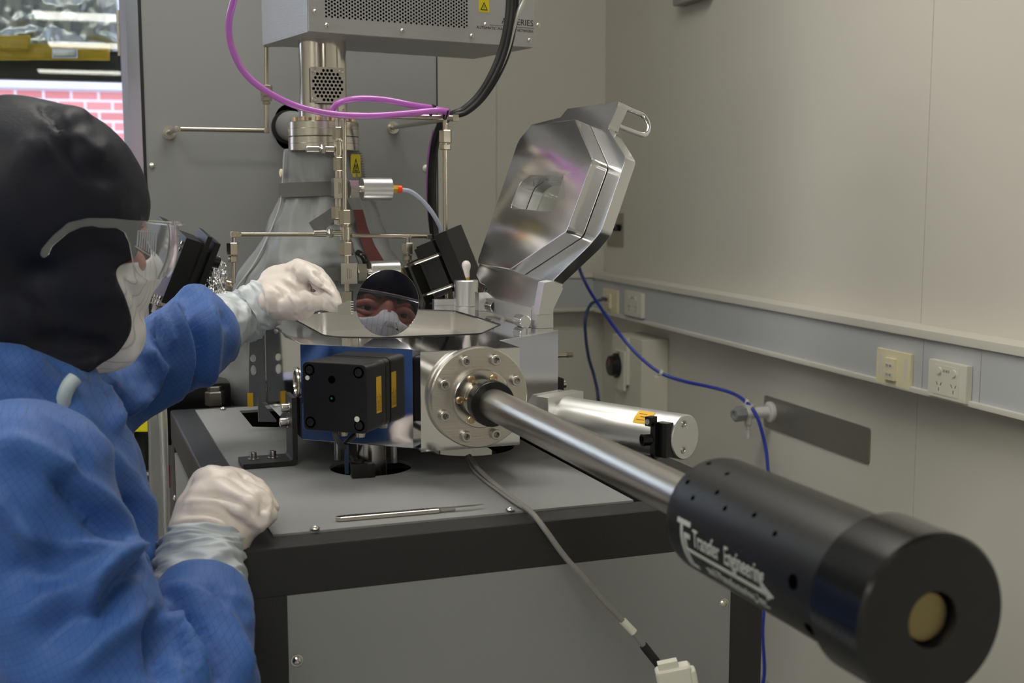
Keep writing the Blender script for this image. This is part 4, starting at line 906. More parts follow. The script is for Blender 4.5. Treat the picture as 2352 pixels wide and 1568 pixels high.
# brushed backing plates
BP = mat('brushed_steel_plate', (.36, .35, .32), .45, 1, .2, 60, (1, 12, 1), var=.06)
o = part('steel_plate', MB().plate(rounded([(2.327, -.610), (2.804, -.610), (2.804, -.5275), (2.327, -.5275)], .009), [], .003, Matrix.Translation((XW - .0025, 0, 0)) @ Matrix(((0, 0, 1, 0), (1, 0, 0, 0), (0, 1, 0, 0), (0, 0, 0, 1)))), BP, None, MR); tag(o, 'long brushed steel plate on the wall behind the gas tap', 'wall plate')
hp = thing('slotted_plate', 'small upright metal plate with a dark slot on the wall behind the lid', 'wall plate', (XW, 3.84, -.185), MR)
part('plate', MB().box((XW - .003, 3.842, -.127), (.006, .134, .112), bev=.002), mat('worn_steel_plate', (.40, .38, .33), .4, 1, .2, 60), hp, MR)
part('slot', MB().box((XW - .0065, 3.845, -.125), (.002, .12, .012)), BLKV, hp, MR)
part('clip', MB().box((XW - .012, 3.80, -.118), (.014, .02, .02), bev=.002), BLKG, hp, MR)
o = part('wall_fixture', MB().box((XW - .02, 3.236, .585), (.04, .19, .10), bev=.004), mat('grey_fixture', (140, 140, 136), .5), None, MR); tag(o, 'small grey fixture high on the right wall at the top picture edge', 'wall fixture')
# laboratory gas tap
ty = 2.765; tz = -.5655
tap = thing('gas_tap', 'white laboratory gas tap with grey faceted knob and ribbed nozzle', 'gas tap', (XW, ty, tz), MR)
WG = mat('white_enamel', (205, 205, 202), .35, 0)
GK = mat('grey_enamel_knob', (132, 134, 138), .35, 0)
part('wall_rosette', MB().lathe((XW - .004, ty, tz), (-1, 0, 0), [(0, .027), (.008, .027), (.012, .022), (.012, .012)], 28), WG, tap, MR)
part('tap_body', MB().cyl((XW - .014, ty, tz), (XW - .085, ty, tz), .0145, seg=24), WG, tap, MR)
part('valve_hub', MB().cyl((XW - .068, ty, tz - .008), (XW - .068, ty, tz + .022), .0125, seg=20), WG, tap, MR)
part('tap_knob', MB().lathe((XW - .083, ty, tz), (-1, -.25, 0), [(0, .017), (.004, .021), (.024, .021), (.034, .015), (.034, .009), (.030, .008)], 7), GK, tap, MR)
noz = [(0, .0105), (.018, .010), (.022, .0065)]
for i in range(6): noz += [(.022 + i * .006, .0068 - i * .0003), (.026 + i * .006, .0048)]
part('nozzle', MB().lathe((XW - .070, ty, tz - .010), (0, 0, -1), noz, 20), WG, tap, MR)
# blue hose and its clips, darker blue cable
BLUE = mat('blue_hose', (38, 58, 165), .3, 0)
def Rh(u, v, x): return Rm(u, v, x=x)
hose('blue_hose', 'bright blue hose draped from the lid over the clips and tap to the floor', 'hose', [Rm(1332, 560, y=3.0), Rm(1330, 610, y=3.0), Rm(1345, 650, y=3.1), Rm(1372, 695, y=3.15), Rm(1420, 763, y=3.15), Rm(1465, 815, y=3.10), Rm(1515, 855, y=3.05), Rm(1570, 875, y=3.0), Rm(1630, 888, y=2.93), Rm(1680, 902, y=2.85), Rm(1712, 922, y=2.78), Rm(1738, 955, y=2.74), Rm(1757, 1020, y=2.72), Rm(1764, 1080, y=2.70), Rm(1768, 1180, y=2.68), Rm(1762, 1300, y=2.64), Rm(1752, 1440, y=2.6), Rm(1748, 1580, y=2.6), Vector((1.36, 2.6, ZF + .01))], .0046, BLUE, fr=MR)
hose('data_cable', 'thin dark blue cable hanging from the corner data outlet', 'cable', [Vector((XT - .016, 3.74, -.352)), Rm(1372, 691, y=3.62), Rm(1356, 700, y=3.58), Rm(1345, 730, y=3.55), Rm(1345, 770, y=3.55), Rm(1352, 820, y=3.55), Rm(1365, 865, y=3.55), Rm(1374, 915, y=3.5), Rm(1376, 1000, y=3.5), Vector((1.30, 3.5, ZF + .01))], .0052, mat('dark_blue_cable', (40, 56, 96), .4), fr=MR)
part_ = MB().box((XT - .017, 3.742, -.352), (.022, .014, .012), bev=.002)
o = part('data_plug', part_, BLKG, None, MR); tag(o, 'dark plug of the blue cable in the corner data outlet', 'plug')
for (u, v, y, sc_, lb) in ((1517, 856, 3.05, 1, 'white plastic hose clip on the blue hose, halfway to the tap'), (1713, 924, 2.78, 1.1, 'white plastic hose clip holding the blue hose on top of the tap')):
    p = Rm(u, v, y=y); o = part('hose_clip', MB().lathe(p, (1, -.3, -.5), [(-.004, .0058), (-.004, .0095), (.004, .0095), (.004, .0058)], 20, cap=False).box(p + Vector((-.008, 0, -.012)), (.026, .010, .005), bev=.001), WHITEP, None, MR); tag(o, lb, 'hose clip', 'white hose clips')

# ================================================================ LEFT SIDE: foil duct behind the glass, clear curtain, shelf
yf_ = YW + .20
fd = thing('foil_duct', 'foil wrapped duct with yellow tape hanging behind the window glass', 'duct', Rm(120, 110, y=yf_), MR)
def fold_sheet(u0, v0, u1, v1, y, nu, nv, amp, seed):
    m_ = MB(); G = []
    for j in range(nv + 1):
        row = []
        for i in range(nu + 1):
            p = Rm(u0 + (u1 - u0) * i / nu, v0 + (v1 - v0) * j / nv, y=y); q = Vector((p.x * 6, p.z * 6, seed))
            d_ = abs(noise.noise(q)) * amp + abs(noise.noise(q * 3)) * amp * .5 + noise.noise(q * 8) * amp * .2
            row.append(m_.bm.verts.new((p.x, p.y - d_, p.z)))
        G.append(row)
    for j in range(nv):
        for i in range(nu): m_.bm.faces.new((G[j][i], G[j][i + 1], G[j + 1][i + 1], G[j + 1][i]))
    r = bmesh.ops.extrude_face_region(m_.bm, geom=m_.bm.faces[:]); 
    for v in r['geom']:
        if isinstance(v, bmesh.types.BMVert): v.co.y += .02
    return m_
part('foil_sheet', fold_sheet(-260, -120, 272, 118, yf_, 90, 44, .032, 2.), mat('dull_foil', (.60, .62, .64), .35, 1, .4, 20, var=.08), fd, MR, ang=180)
YT = mat('yellow_tape', (200, 165, 20), .3, 0, .5, 20, var=.12)
part('yellow_tape', fold_sheet(-260, 102, 252, 138, yf_ - .035, 60, 6, .02, 5.), YT, fd, MR, ang=180)
part('yellow_tape', fold_sheet(-120, 82, 70, 116, yf_ - .045, 24, 6, .02, 9.), YT, fd, MR, ang=180)
part('silver_tape', fold_sheet(120, 112, 178, 133, yf_ - .060, 12, 4, .004, 7.), mat('dull_foil', (0, 0, 0)), fd, MR, ang=180)
# clear plastic strip curtain
SX = .86
CLR = mat('clear_vinyl', (.93, .93, .90), .10, 0, trans=.62, ior=1.35, var=0)
def strip(u0, u1, D, label):
    m_ = MB(); G = []; 
    a = K(u0, 1000, D); b2 = K(u1, 1000, D); z0, z1 = K(u0, 905, D).z, -1.15
    for j in range(41):
        z = z0 + (z1 - z0) * j / 40; row = []
        for i in range(13):
            t = i / 12; d_ = .012 * math.sin(t * 6.3 + z * 2) + .006 * noise.noise(Vector((t * 3, z * 9, D)))
            row.append(m_.bm.verts.new((a.x + (b2.x - a.x) * t, D + d_, z)))
        G.append(row)
    for j in range(40):
        for i in range(12): m_.bm.faces.new((G[j][i], G[j][i + 1], G[j + 1][i + 1], G[j + 1][i]))
    r = bmesh.ops.extrude_face_region(m_.bm, geom=m_.bm.faces[:])
    for v in r['geom']:
        if isinstance(v, bmesh.types.BMVert): v.co.y += .0015
    o = part('clear_curtain', m_, CLR, None, MK, ang=180); return tag(o, label, 'curtain')
strip(343, 388, 1.62, 'clear plastic curtain strip hanging left of the cart')
# rack behind it
rk = thing('equipment_rack', 'dark equipment rack with aluminium rail behind the clear curtain', 'rack', K(250, 1300, 2.3), MK)
def kb(u0, v0, u1, v1, D, dp, m, nm, par=rk, bev=.002, **kw):
    a, b2 = K(u0, v0, D), K(u1, v1, D); return part(nm, MB().box(((a.x + b2.x) / 2, D + dp / 2, (a.z + b2.z) / 2), (abs(b2.x - a.x), dp, abs(a.z - b2.z)), bev=bev), m, par, MK, **kw)
kb(120, 985, 336, 1085, 2.30, .1, BLKA, 'dark_unit'); kb(120, 1084, 342, 1092, 2.24, .02, ALUS, 'rail'); kb(120, 1092, 342, 1108, 2.26, .02, mat('rail_web_grey', (88, 92, 88), .5), 'rail_web'); kb(120, 1108, 342, 1114, 2.24, .02, ALUS, 'rail')  # rail web is a duller grey than the rails
kb(120, 1114, 342, 1420, 2.40, .02, mat('rack_rear_panel', (120, 118, 108), .6), 'rear_panel'); kb(338, 930, 344, 1500, 2.32, .02, BLKA, 'upright')
yb_ = kb(225, 905, 346, 992, 2.22, .12, mat('yellow_plastic', (225, 215, 20), .4), 'yellow_bin', None, .004); tag(yb_, 'bright yellow plastic bin on the rack behind the raised sleeve', 'bin')
kb(290, 992, 305, 1020, 2.28, .012, CLR, 'clear_tube', rk, .002)
o = kb(381, 1068, 391, 1120, 1.68, .003, mat('red_sticker', (150, 24, 24), .45), 'danger_sign', None, .0005); tag(o, 'narrow red and white sign fixed beside the cart\'s left side', 'sign')
kb(381, 1120, 391, 1172, 1.68, .003, mat('pink_white_print', (196, 150, 145), .45), 'lower_panel', o, .0005)
# ================================================================ THE OPERATOR
import numpy as np
def kproj(P):            # picture position of K-frame points, used to place the cloth folds
    c, s = math.cos(PITCH), math.sin(PITCH)
    d = P[:, 1] * c - P[:, 2] * s; up = P[:, 1] * s + P[:, 2] * c
    return CX + FPX * P[:, 0] / d, CY - FPX * up / d, d
def blob(chains, voxel, smooth=4):
    """one continuous surface grown over chains of (point, radius); returns a bmesh"""
    b = MB()
    for ch_ in chains:
        for i, (p, r) in enumerate(ch_):
            b.ball(p, r, seg=20)
            if i:
                q, r0 = ch_[i - 1]; d = p - q
                if d.length > 1e-4: b.lathe(q, d, [(0, r0), (d.length, r)], 20)
    me = bpy.data.meshes.new('t'); bmesh.ops.recalc_face_normals(b.bm, faces=b.bm.faces[:]); b.bm.to_mesh(me); b.bm.free()
    return remesh(me, voxel, smooth)
def remesh(me, voxel, smooth):
    o = bpy.data.objects.new('t', me); COL.objects.link(o)
    m = o.modifiers.new('r', 'REMESH'); m.mode = 'VOXEL'; m.voxel_size = voxel
    if smooth: s = o.modifiers.new('s', 'SMOOTH'); s.iterations = smooth; s.factor = .6
    dg = bpy.context.evaluated_depsgraph_get(); out = bpy.data.meshes.new_from_object(o.evaluated_get(dg), depsgraph=dg)
    bpy.data.objects.remove(o); bpy.data.meshes.remove(me)
    r = MB(); r.bm.from_mesh(out); bpy.data.meshes.remove(out); return r
def pk(u, v, D, rpx): return (K(u, v, D), rpx * D / FPX)
def ell(c, rad, M):      # ellipsoid chain element for head forms
    b = bmesh.new(); bmesh.ops.create_uvsphere(b, u_segments=32, v_segments=20, radius=1)
    for v in b.verts: v.co = Vector((v.co.x * rad[0], v.co.y * rad[1], v.co.z * rad[2])) + Vector(c)
    return b
def folds(mb, lst, gen=None):
    """raises or sinks soft folds along picture-space polylines on the side that faces the viewer"""
    bm_ = mb.bm; bm_.verts.ensure_lookup_table(); bmesh.ops.recalc_face_normals(bm_, faces=bm_.faces[:]); bm_.normal_update()
    P = np.array([v.co for v in bm_.verts]); N_ = np.array([v.normal for v in bm_.verts])
    U, V, D = kproj(P); vd = P / np.linalg.norm(P, axis=1)[:, None]; face = np.clip(-(N_ * vd).sum(1) * 2.2 + .25, 0, 1)
    A = np.zeros(len(P))
    for amp, w, pts in lst:
        sp = spline([Vector((p[0], p[1], 0)) for p in pts], 6); best = np.full(len(P), 1e9); tt = np.zeros(len(P)); n = len(sp) - 1
        for i in range(n):
            a = np.array(sp[i][:2]); e = np.array(sp[i + 1][:2]) - a; L2 = max(1e-6, (e * e).sum())
            t = np.clip(((U - a[0]) * e[0] + (V - a[1]) * e[1]) / L2, 0, 1); d2 = (U - a[0] - t * e[0]) ** 2 + (V - a[1] - t * e[1]) ** 2
            m = d2 < best; best = np.where(m, d2, best); tt = np.where(m, (i + t) / n, tt)
        A += amp * np.exp(-best / (w * w)) * np.clip(np.minimum(tt, 1 - tt) * 5 + .15, 0, 1)
    P2 = P + N_ * (A * face)[:, None]
    if gen:
        for i in range(len(P)):
            q = Vector(P[i]); P2[i] += N_[i] * gen(q)
    for v, p in zip(bm_.verts, P2): v.co = p
    return mb
def trim(mb, kill, it=14):
    """cuts a mesh open and evens out the cut edge"""
    bmesh.ops.delete(mb.bm, geom=kill, context='VERTS'); bmesh.ops.delete(mb.bm, geom=[v for v in mb.bm.verts if not v.link_faces], context='VERTS')
    for k in range(it):
        mv = {}
        for v in mb.bm.verts:
            if v.is_boundary:
                nb = [e.other_vert(v) for e in v.link_edges if e.is_boundary]
                if len(nb) == 2: mv[v] = v.co * .4 + (nb[0].co + nb[1].co) * .3
        ring = set(w for v in mv for e in v.link_edges for w in [e.other_vert(v)]) - set(mv)
        for w in ring: mv[w] = w.co * .6 + sum((e.other_vert(w).co for e in w.link_edges), Vector()) / len(w.link_edges) * .4
        for v, c in mv.items(): v.co = c
def ridg(q, s, a, seed=0, st=(1, 1, 1)):
    q = Vector((q.x * st[0], q.y * st[1], q.z * st[2])) * s + Vector((seed, 0, 0)); return a * (1 - 2.4 * abs(noise.noise(q)))

# --- materials
def cloth_grid(name, col, pitch=.0052):
    m = mat(name, col, .62, 0, .35, 260, var=.05, vscale=9, sheen=.1); nt = m.node_tree; N = nt.nodes; L = nt.links
    b = N['Principled BSDF']; src = b.inputs['Base Color'].links[0].from_socket
    tc = N.new('ShaderNodeTexCoord'); mp = N.new('ShaderNodeMapping'); mp.inputs['Rotation'].default_value = (1.35, .25, .5)
    bk = N.new('ShaderNodeTexBrick'); bk.offset = 0; bk.squash = 1; bk.inputs['Scale'].default_value = 1; bk.inputs['Brick Width'].default_value = pitch; bk.inputs['Row Height'].default_value = pitch; bk.inputs['Mortar Size'].default_value = pitch * .045; bk.inputs['Mortar Smooth'].default_value = .3
    bk.inputs['Color1'].default_value = bk.inputs['Color2'].default_value = (1, 1, 1, 1); bk.inputs['Mortar'].default_value = (.62, .62, .66, 1)
    L.new(tc.outputs['Object'], mp.inputs[0]); L.new(mp.outputs[0], bk.inputs['Vector'])
    mx = N.new('ShaderNodeMix'); mx.data_type = 'RGBA'; mx.blend_type = 'MULTIPLY'; mx.inputs[0].default_value = 1
    L.new(src, mx.inputs[6]); L.new(bk.outputs['Color'], mx.inputs[7]); L.new(mx.outputs[2], b.inputs['Base Color']); return m
GOWN = cloth_grid('blue_static_cloth', (46, 87, 154))
HOOD = mat('navy_hood_cloth', (17, 20, 34), .55, 0, .25, 260, var=.05, spec=.35)
GLOVE = mat('white_latex', (212, 202, 196), .38, 0, .25, 90, var=.02, sss=.12, spec=.45)
GLOVE2 = mat('pale_bluish_latex', (192, 198, 204), .34, 0, .3, 70, var=.03, sss=.1, spec=.5)
MASKM = mat('white_mask_cloth', (222, 220, 222), .6, 0, .25, 200, var=.02)
nt = MASKM.node_tree; 
SKIN = mat('skin', (168, 104, 86), .5, 0, .2, 120, var=.06, sss=.15)  # base colour darkened for the shade of hood and glasses
BROW = mat('dark_hair', (36, 26, 22), .6, 0)
LENS = mat('clear_polycarbonate', (.95, .96, .97), .03, 0, trans=.97, ior=1.16, var=0)

O_ = K(95, 560, 1.20); phi = math.radians(35); pit_ = math.radians(6)
fw_ = Vector((math.cos(phi) * math.cos(pit_), math.sin(phi) * math.cos(pit_), -math.sin(pit_))); rt_ = Vector((math.sin(phi), -math.cos(phi), 0)); up_ = rt_.cross(fw_)
HB = Matrix((fw_, -rt_, up_)).transposed().to_4x4(); HB.translation = O_       # head frame: x forward, y to his left, z up
person = thing('person', 'person in blue cleanroom coverall, dark hood, white mask and gloves leaning over the cart', 'person', (K(60, 1500, 1.0).x, 1.1, ZF), MK)
def head_form(infl, cheek=0.):
    b = MB()
    for c, r in (((-.012, 0, .040), (.100, .080, .089)), ((.020, 0, -.020), (.080, .066, .085)), ((.045, 0, -.070), (.046, .046, .048)), ((-.03, 0, -.06), (.06, .055, .07))):
        b.merge(ell(c, [x + infl for x in r], None))
    return b
# body: head, neck, trunk, arms and legs as one continuous surface (mostly clothed)
sh_n, sh_f = K(40, 1120, .99), K(110, 930, 1.31)
el_n, wr_n = K(330, 1740, .93), K(462, 1300, 1.13)
el_f, wr_f = K(275, 925, 1.41), K(585, 712, 1.655)
pel = Vector((-.74, 1.02, -.42)); nk = HB @ Vector((-.045, 0, -.11)); chs = (sh_n + sh_f) / 2 + Vector((-.02, 0, -.05))
dn = Vector((-.01, .02, -.03)); hm = head_form(0); hm.bm.transform(HB)
sk = MB(); sk.merge(hm.bm)
def cap_(ch_):
    for i, (p, r) in enumerate(ch_):
        sk.ball(p, r)
        if i: q, r0 = ch_[i - 1]; sk.lathe(q, p - q, [(0, r0), ((p - q).length, r)], 20)
cap_([(nk, .048), (chs + dn, .05)]); cap_([(chs + dn, .06), ((chs + pel) / 2 + dn, .08), (pel, .10)])
cap_([(sh_n + dn, .035), (el_n, .034), (wr_n, .022)]); cap_([(sh_f + dn, .035), (el_f, .030), (K(430, 790, 1.53), .022), (K(480, 762, 1.575), .018), (K(545, 728, 1.64), .018), (wr_f, .018)]); cap_([(sh_n + dn, .04), (sh_f + dn, .04)])
for s_ in (-.09, .09): cap_([(pel + Vector((0, s_, 0)), .085), (pel + Vector((.04, s_, -.42)), .055), (pel + Vector((0, s_, -.80)), .038), (pel + Vector((.10, s_, -.83)), .035)])
# nose, brow ridge, cheekbones, lips and ears
for c, r in (((.103, 0, -.012), .010), ((.110, 0, -.022), .011), ((.098, 0, .006), .009), ((.094, 0, .020), .010), ((.082, .030, .032), .012), ((.082, -.030, .032), .012), ((.076, .040, -.012), .016), ((.076, -.040, -.012), .016), ((.090, 0, -.052), .012), ((.085, .012, -.055), .009), ((.085, -.012, -.055), .009)):
    sk.ball(HB @ Vector(c), r)
me = bpy.data.meshes.new('t'); sk.bm.to_mesh(me); sk.bm.free()
skm = remesh(me, .0042, 3)
for v in skm.bm.verts:       # eye sockets
    q = HB.inverted() @ v.co
    for s_ in (-1, 1):
        d = (q - Vector((.098, s_ * .031, .012))).length
        if d < .03: v.co -= fw_ * .010 * math.exp(-(d / .014) ** 2)
part('body', skm, SKIN, person, MK, ang=180)
for s_ in (-1, 1):
    e = HB @ Vector((.0765, s_ * .031, .012)); o = part('eye', MB().ball(e, .0115), mat('eye_white', (160, 150, 146), .2, 0, var=.01), person, MK, ang=180)  # eye white toned down for the shade behind the glasses
    part('iris', MB().ball(e + fw_ * .0068, .0066), mat('dark_iris', (40, 26, 20), .15, 0), o, MK, ang=180)
    br = MB(); br.tube([HB @ Vector(c) for c in ((.093, s_ * .014, .030), (.092, s_ * .028, .035), (.084, s_ * .042, .034), (.074, s_ * .052, .029))], lambda t: .0035 * (1 - .5 * t), 10); part('eyebrow', br, BROW, person, MK, ang=180)
    ld = MB(); ld.tube([HB @ Vector(c) for c in ((.083, s_ * .014, .0130), (.0862, s_ * .023, .0185), (.0868, s_ * .032, .0200), (.080, s_ * .043, .0165), (.074, s_ * .050, .0120))], .0064, 10, 6); ld.tube([HB @ Vector(c) for c in ((.083, s_ * .015, .0085), (.0845, s_ * .024, .0035), (.0845, s_ * .033, .0025), (.079, s_ * .043, .0050), (.074, s_ * .050, .0095))], .0050, 10, 6); part('eyelid', ld, mat('skin', (0, 0, 0)), person, MK, ang=180)

# --- hood
def edge_a(c):           # how far forward the hood cloth reaches at height c on the side of the head
    T = [(-.150, -.04), (-.134, -.02), (-.120, .040), (-.100, .070), (-.080, .082), (-.056, .074), (-.030, .058), (-.018, .050), (-.009, .078), (.030, .080), (.037, .2)]
    if c <= T[0][0]: return T[0][1]
    for (c0, a0), (c1, a1) in zip(T, T[1:]):
        if c < c1: return a0 + (a1 - a0) * (c - c0) / (c1 - c0)
    return .3
hd_ = head_form(.012); hb_ = MB()
hd_.merge(ell((-.020, 0, .040), (.112, .091, .098), None)); hd_.bm.transform(HB)
hb_.merge(hd_.bm)
for (p, r) in [(HB @ Vector((-.05, 0, -.08)), .083), (HB @ Vector((-.085, 0, -.02)), .085), (K(60, 830, 1.2), .085), (K(-20, 760, 1.2), .09), (K(100, 780, 1.20), .060)]: hb_.ball(p, r)
me = bpy.data.meshes.new('t'); hb_.bm.to_mesh(me); hb_.bm.free()
hood = remesh(me, .0045, 8)
HF = [(.006, 24, [(100, 262), (128, 292), (170, 262), (215, 268)]), (-.007, 13, [(92, 236), (110, 262), (128, 292), (140, 300)]), (.005, 26, [(170, 300), (200, 345), (250, 360)]), (-.005, 26, [(150, 320), (190, 380), (280, 420)]), (.004, 30, [(40, 320), (80, 350), (120, 330)]),
      (.004, 30, [(30, 690), (120, 740), (230, 760), (310, 720)]), (-.005, 26, [(60, 760), (160, 800), (260, 790)]), (.004, 24, [(120, 620), (200, 680), (290, 670)]), (-.004, 26, [(60, 600), (150, 650), (230, 700)]), (.004, 22, [(90, 840), (190, 830), (280, 800)])]
folds(hood, HF, lambda q: ridg(q, 11, .0022, 4, (1, 1, .7)) + ridg(q, 26, .0006, 9))
HBi = HB.inverted()
kill = []
for v in hood.bm.verts:
    q = HBi @ v.co
    if q.x > edge_a(q.z + .004 * noise.noise(v.co * 60)) and q.z > -.145: kill.append(v)
trim(hood, kill)
ho = part('hood', hood, HOOD, person, MK, ang=180); so = ho.modifiers.new('thickness', 'SOLIDIFY'); so.thickness = .0018; so.offset = -1

# --- mask
mk = head_form(.009); mk.merge(ell((.062, 0, -.036), (.050, .044, .052), None)); mk.merge(ell((.062, 0, -.085), (.046, .046, .042), None)); mk.merge(ell((.098, 0, -.020), (.026, .018, .026), None)); mk.merge(ell((.022, 0, -.100), (.05, .05, .040), None))
mk.bm.transform(HB); me = bpy.data.meshes.new('t'); mk.bm.to_mesh(me); mk.bm.free()
mk = remesh(me, .0032, 16)
MF = [(-.0018, 7, [(282, 600), (300, 660), (330, 740)]), (.002, 8, [(290, 640), (320, 650), (350, 640)]), (-.002, 7, [(262, 600), (290, 648), (318, 690)]), (-.0018, 7, [(335, 700), (338, 760), (315, 815)]), (.002, 9, [(325, 720), (325, 790), (270, 850)]), (-.0016, 6, [(300, 822), (255, 858), (200, 866)]), (.0016, 7, [(320, 800), (280, 846), (215, 858)])]
folds(mk, MF, lambda q: ridg(q, 30, .0004, 3, (1, 1, .4)))
kill = []
for v in mk.bm.verts:
    q = HBi @ v.co
    top = .003 - .20 * abs(q.y) + (.012 if abs(q.y) < .018 else 0) + .001 * math.sin(q.y * 300)
    if q.x < edge_a(q.z) - .014 or q.z > top or q.x < -.02: kill.append(v)
trim(mk, kill)
mo = part('face_mask', mk, MASKM, person, MK, ang=180); so = mo.modifiers.new('thickness', 'SOLIDIFY'); so.thickness = .0012
def stripes(m, axis, pitch):      # conductive threads woven into the mask cloth
    nt = m.node_tree; N = nt.nodes; L = nt.links; b = N['Principled BSDF']; src = b.inputs['Base Color'].links[0].from_socket
    tc = N.new('ShaderNodeTexCoord'); d = N.new('ShaderNodeVectorMath'); d.operation = 'DOT_PRODUCT'; d.inputs[1].default_value = tuple(axis)
    n = N.new('ShaderNodeMath'); n.operation = 'PINGPONG'; n.inputs[1].default_value = pitch / 2
    r = N.new('ShaderNodeMapRange'); r.inputs[1].default_value = 0; r.inputs[2].default_value = pitch * .10; r.inputs[3].default_value = .62; r.inputs[4].default_value = 1
    L.new(tc.outputs['Object'], d.inputs[0]); L.new(d.outputs['Value'], n.inputs[0]); L.new(n.outputs[0], r.inputs[0])
    mx = N.new('ShaderNodeMix'); mx.data_type = 'RGBA'; mx.blend_type = 'MULTIPLY'; mx.inputs[0].default_value = 1
    L.new(src, mx.inputs[6]); L.new(r.outputs[0], mx.inputs[7]); L.new(mx.outputs[2], b.inputs['Base Color'])
stripes(MASKM, rt_ + fw_ * .25, .0085)
# --- safety glasses
gl_ = MB()
def hv(a, b, c): return HB @ Vector((a, b, c))
def glasses_row(c, off=0.):
    P = []
    for i in range(-16, 17):
        t = i / 16; b = .091 * math.sin(t * 1.45) / math.sin(1.45); a = .131 - .034 * (b / .091) ** 2 + off
        P.append((a, b, c))
    return P
rows = []
for j in range(13):
    c = .031 - .054 * j / 12; rows.append([gl_.bm.verts.new(hv(a - .006 * ((j - 5) / 7) ** 2, b * (1 - .10 * (j / 12) ** 2), c + (.014 if j == 12 and abs(b) < .012 else 0))) for (a, b, _) in glasses_row(c)])
for a, b in zip(rows, rows[1:]):
    for k in range(len(a) - 1): gl_.bm.faces.new((a[k], a[k + 1], b[k + 1], b[k]))
r_ = bmesh.ops.extrude_face_region(gl_.bm, geom=gl_.bm.faces[:])
for v in r_['geom']:
    if isinstance(v, bmesh.types.BMVert): v.co -= fw_ * .0022
glass = part('safety_glasses', gl_, LENS, person, MK, ang=40)
CLR2 = mat('clear_plastic_frame', (.90, .92, .94), .06, 0, trans=.93, ior=1.30, var=0)
tp = MB(); tp.tube([hv(a + .0008, b, c) for a, b, c in glasses_row(.0315)], .0022, 10, 2); part('brow_bar', tp, CLR2, glass, MK, ang=180)
for s_ in (-1, 1):
    def af(u): k_ = (u - 1176) / 2800; return (k_ * 1.2 - O_.x - .092 * (.57 + .82 * k_)) / (.82 - .57 * k_)
    def cf(v): return (560 - v) * .000416
    arm_o = [(395, 487), (250, 487), (195, 491), (150, 505), (115, 538), (92, 568), (90, 582), (98, 588), (108, 580), (116, 560), (150, 528), (180, 513), (205, 508), (225, 511), (262, 508), (280, 516), (293, 540), (303, 580), (315, 606), (340, 622), (378, 615), (395, 560)]
    vent = [(310, 510), (352, 510), (350, 558), (342, 565), (305, 545)]
    y_ = s_ * .0925; A_ = Matrix.Rotation(s_ * -.02, 4, 'Z')
    Mg = HB @ A_ @ Matrix.Translation((0, y_, 0)) @ Matrix.Rotation(math.pi / 2, 4, 'X')
    part('side_arm', MB().plate(rounded([(af(u), cf(v)) for u, v in arm_o], .003, 3), [], .0026, Mg, bev=.0005), CLR2, glass, MK)
    vm = MB()
    V_ = [(af(u), cf(v)) for u, v in vent]
    for i in range(9):
        x = V_[0][0] + (V_[1][0] - V_[0][0]) * i / 8; zt2 = V_[0][1]; zb2 = V_[4][1] + (V_[3][1] - V_[4][1]) * i / 8
        vm.box((x, (zt2 + zb2) / 2, s_ * -.0018), (.0010, zt2 - zb2, .0012), Mg)
    for p_, q_ in ((V_[0], V_[1]), (V_[4], V_[3])):
        d_ = Vector((q_[0] - p_[0], q_[1] - p_[1], 0)); vm.box((0, 0, 0), (d_.length, .0010, .0012), Mg @ Matrix.Translation(((p_[0] + q_[0]) / 2, (p_[1] + q_[1]) / 2, s_ * -.0018)) @ Matrix.Rotation(math.atan2(d_.y, d_.x), 4, 'Z'))
    part('side_vent', vm, mat('frosted_clear_plastic', (190, 195, 200), .35, 0, trans=.4, var=0), glass, MK)

# --- coverall (trunk and both sleeves in one piece)
G = [
 [pk(-260, 1500, 1.02, 300), pk(-60, 1230, 1.08, 250), pk(60, 1060, 1.13, 215), pk(80, 930, 1.17, 150), pk(60, 880, 1.18, 125)],
 [pk(60, 1060, 1.13, 200), pk(165, 1130, 1.16, 165), pk(190, 1240, 1.15, 165), pk(200, 1330, 1.12, 155), pk(150, 1560, 1.06, 190), pk(90, 1900, 1.0, 260)],
 [pk(-100, 900, 1.15, 170), pk(30, 930, 1.15, 150)],
 [pk(-90, 870, 1.10, 110), pk(20, 915, 1.10, 100), pk(100, 960, 1.11, 84)],
 # far sleeve
 [(sh_f, .075), pk(200, 945, 1.36, 112), pk(280, 902, 1.42, 84), pk(350, 838, 1.46, 92), pk(412, 795, 1.50, 97), pk(452, 770, 1.53, 92)],
 [pk(420, 745, 1.53, 55), pk(445, 700, 1.55, 42)], [pk(452, 770, 1.53, 82), pk(495, 775, 1.56, 52), pk(508, 800, 1.57, 34)], [pk(480, 720, 1.56, 40), pk(500, 760, 1.57, 40)],
 # near sleeve
 [(sh_n, .075), pk(110, 1260, .99, 185), pk(170, 1420, .97, 190), pk(240, 1640, .95, 200), (el_n, .070)],
 [pk(60, 1130, 1.02, 150), pk(180, 1230, 1.04, 120), pk(255, 1330, 1.04, 90)],
 [(el_n, .070), pk(400, 1620, .98, 178), pk(445, 1500, 1.03, 146), pk(462, 1420, 1.06, 122), pk(462, 1385, 1.08, 104)],
 [pk(520, 1450, 1.05, 66), pk(500, 1560, 1.0, 90)],
]
for s_ in (-.09, .09): G.append([(pel + Vector((0, s_, 0)), .125), (pel + Vector((.04, s_, -.42)), .085), (pel + Vector((0, s_, -.80)), .060), (pel + Vector((.11, s_, -.825)), .045)])
G.append([(chs, .12), ((chs + pel) / 2 + Vector((-.02, 0, 0)), .135), (pel, .15)]); G.append([(pel, .14), K(-60, 1230, 1.08) and (K(-60, 1230, 1.08), .10)])
gown = blob(G, .0065, 7)
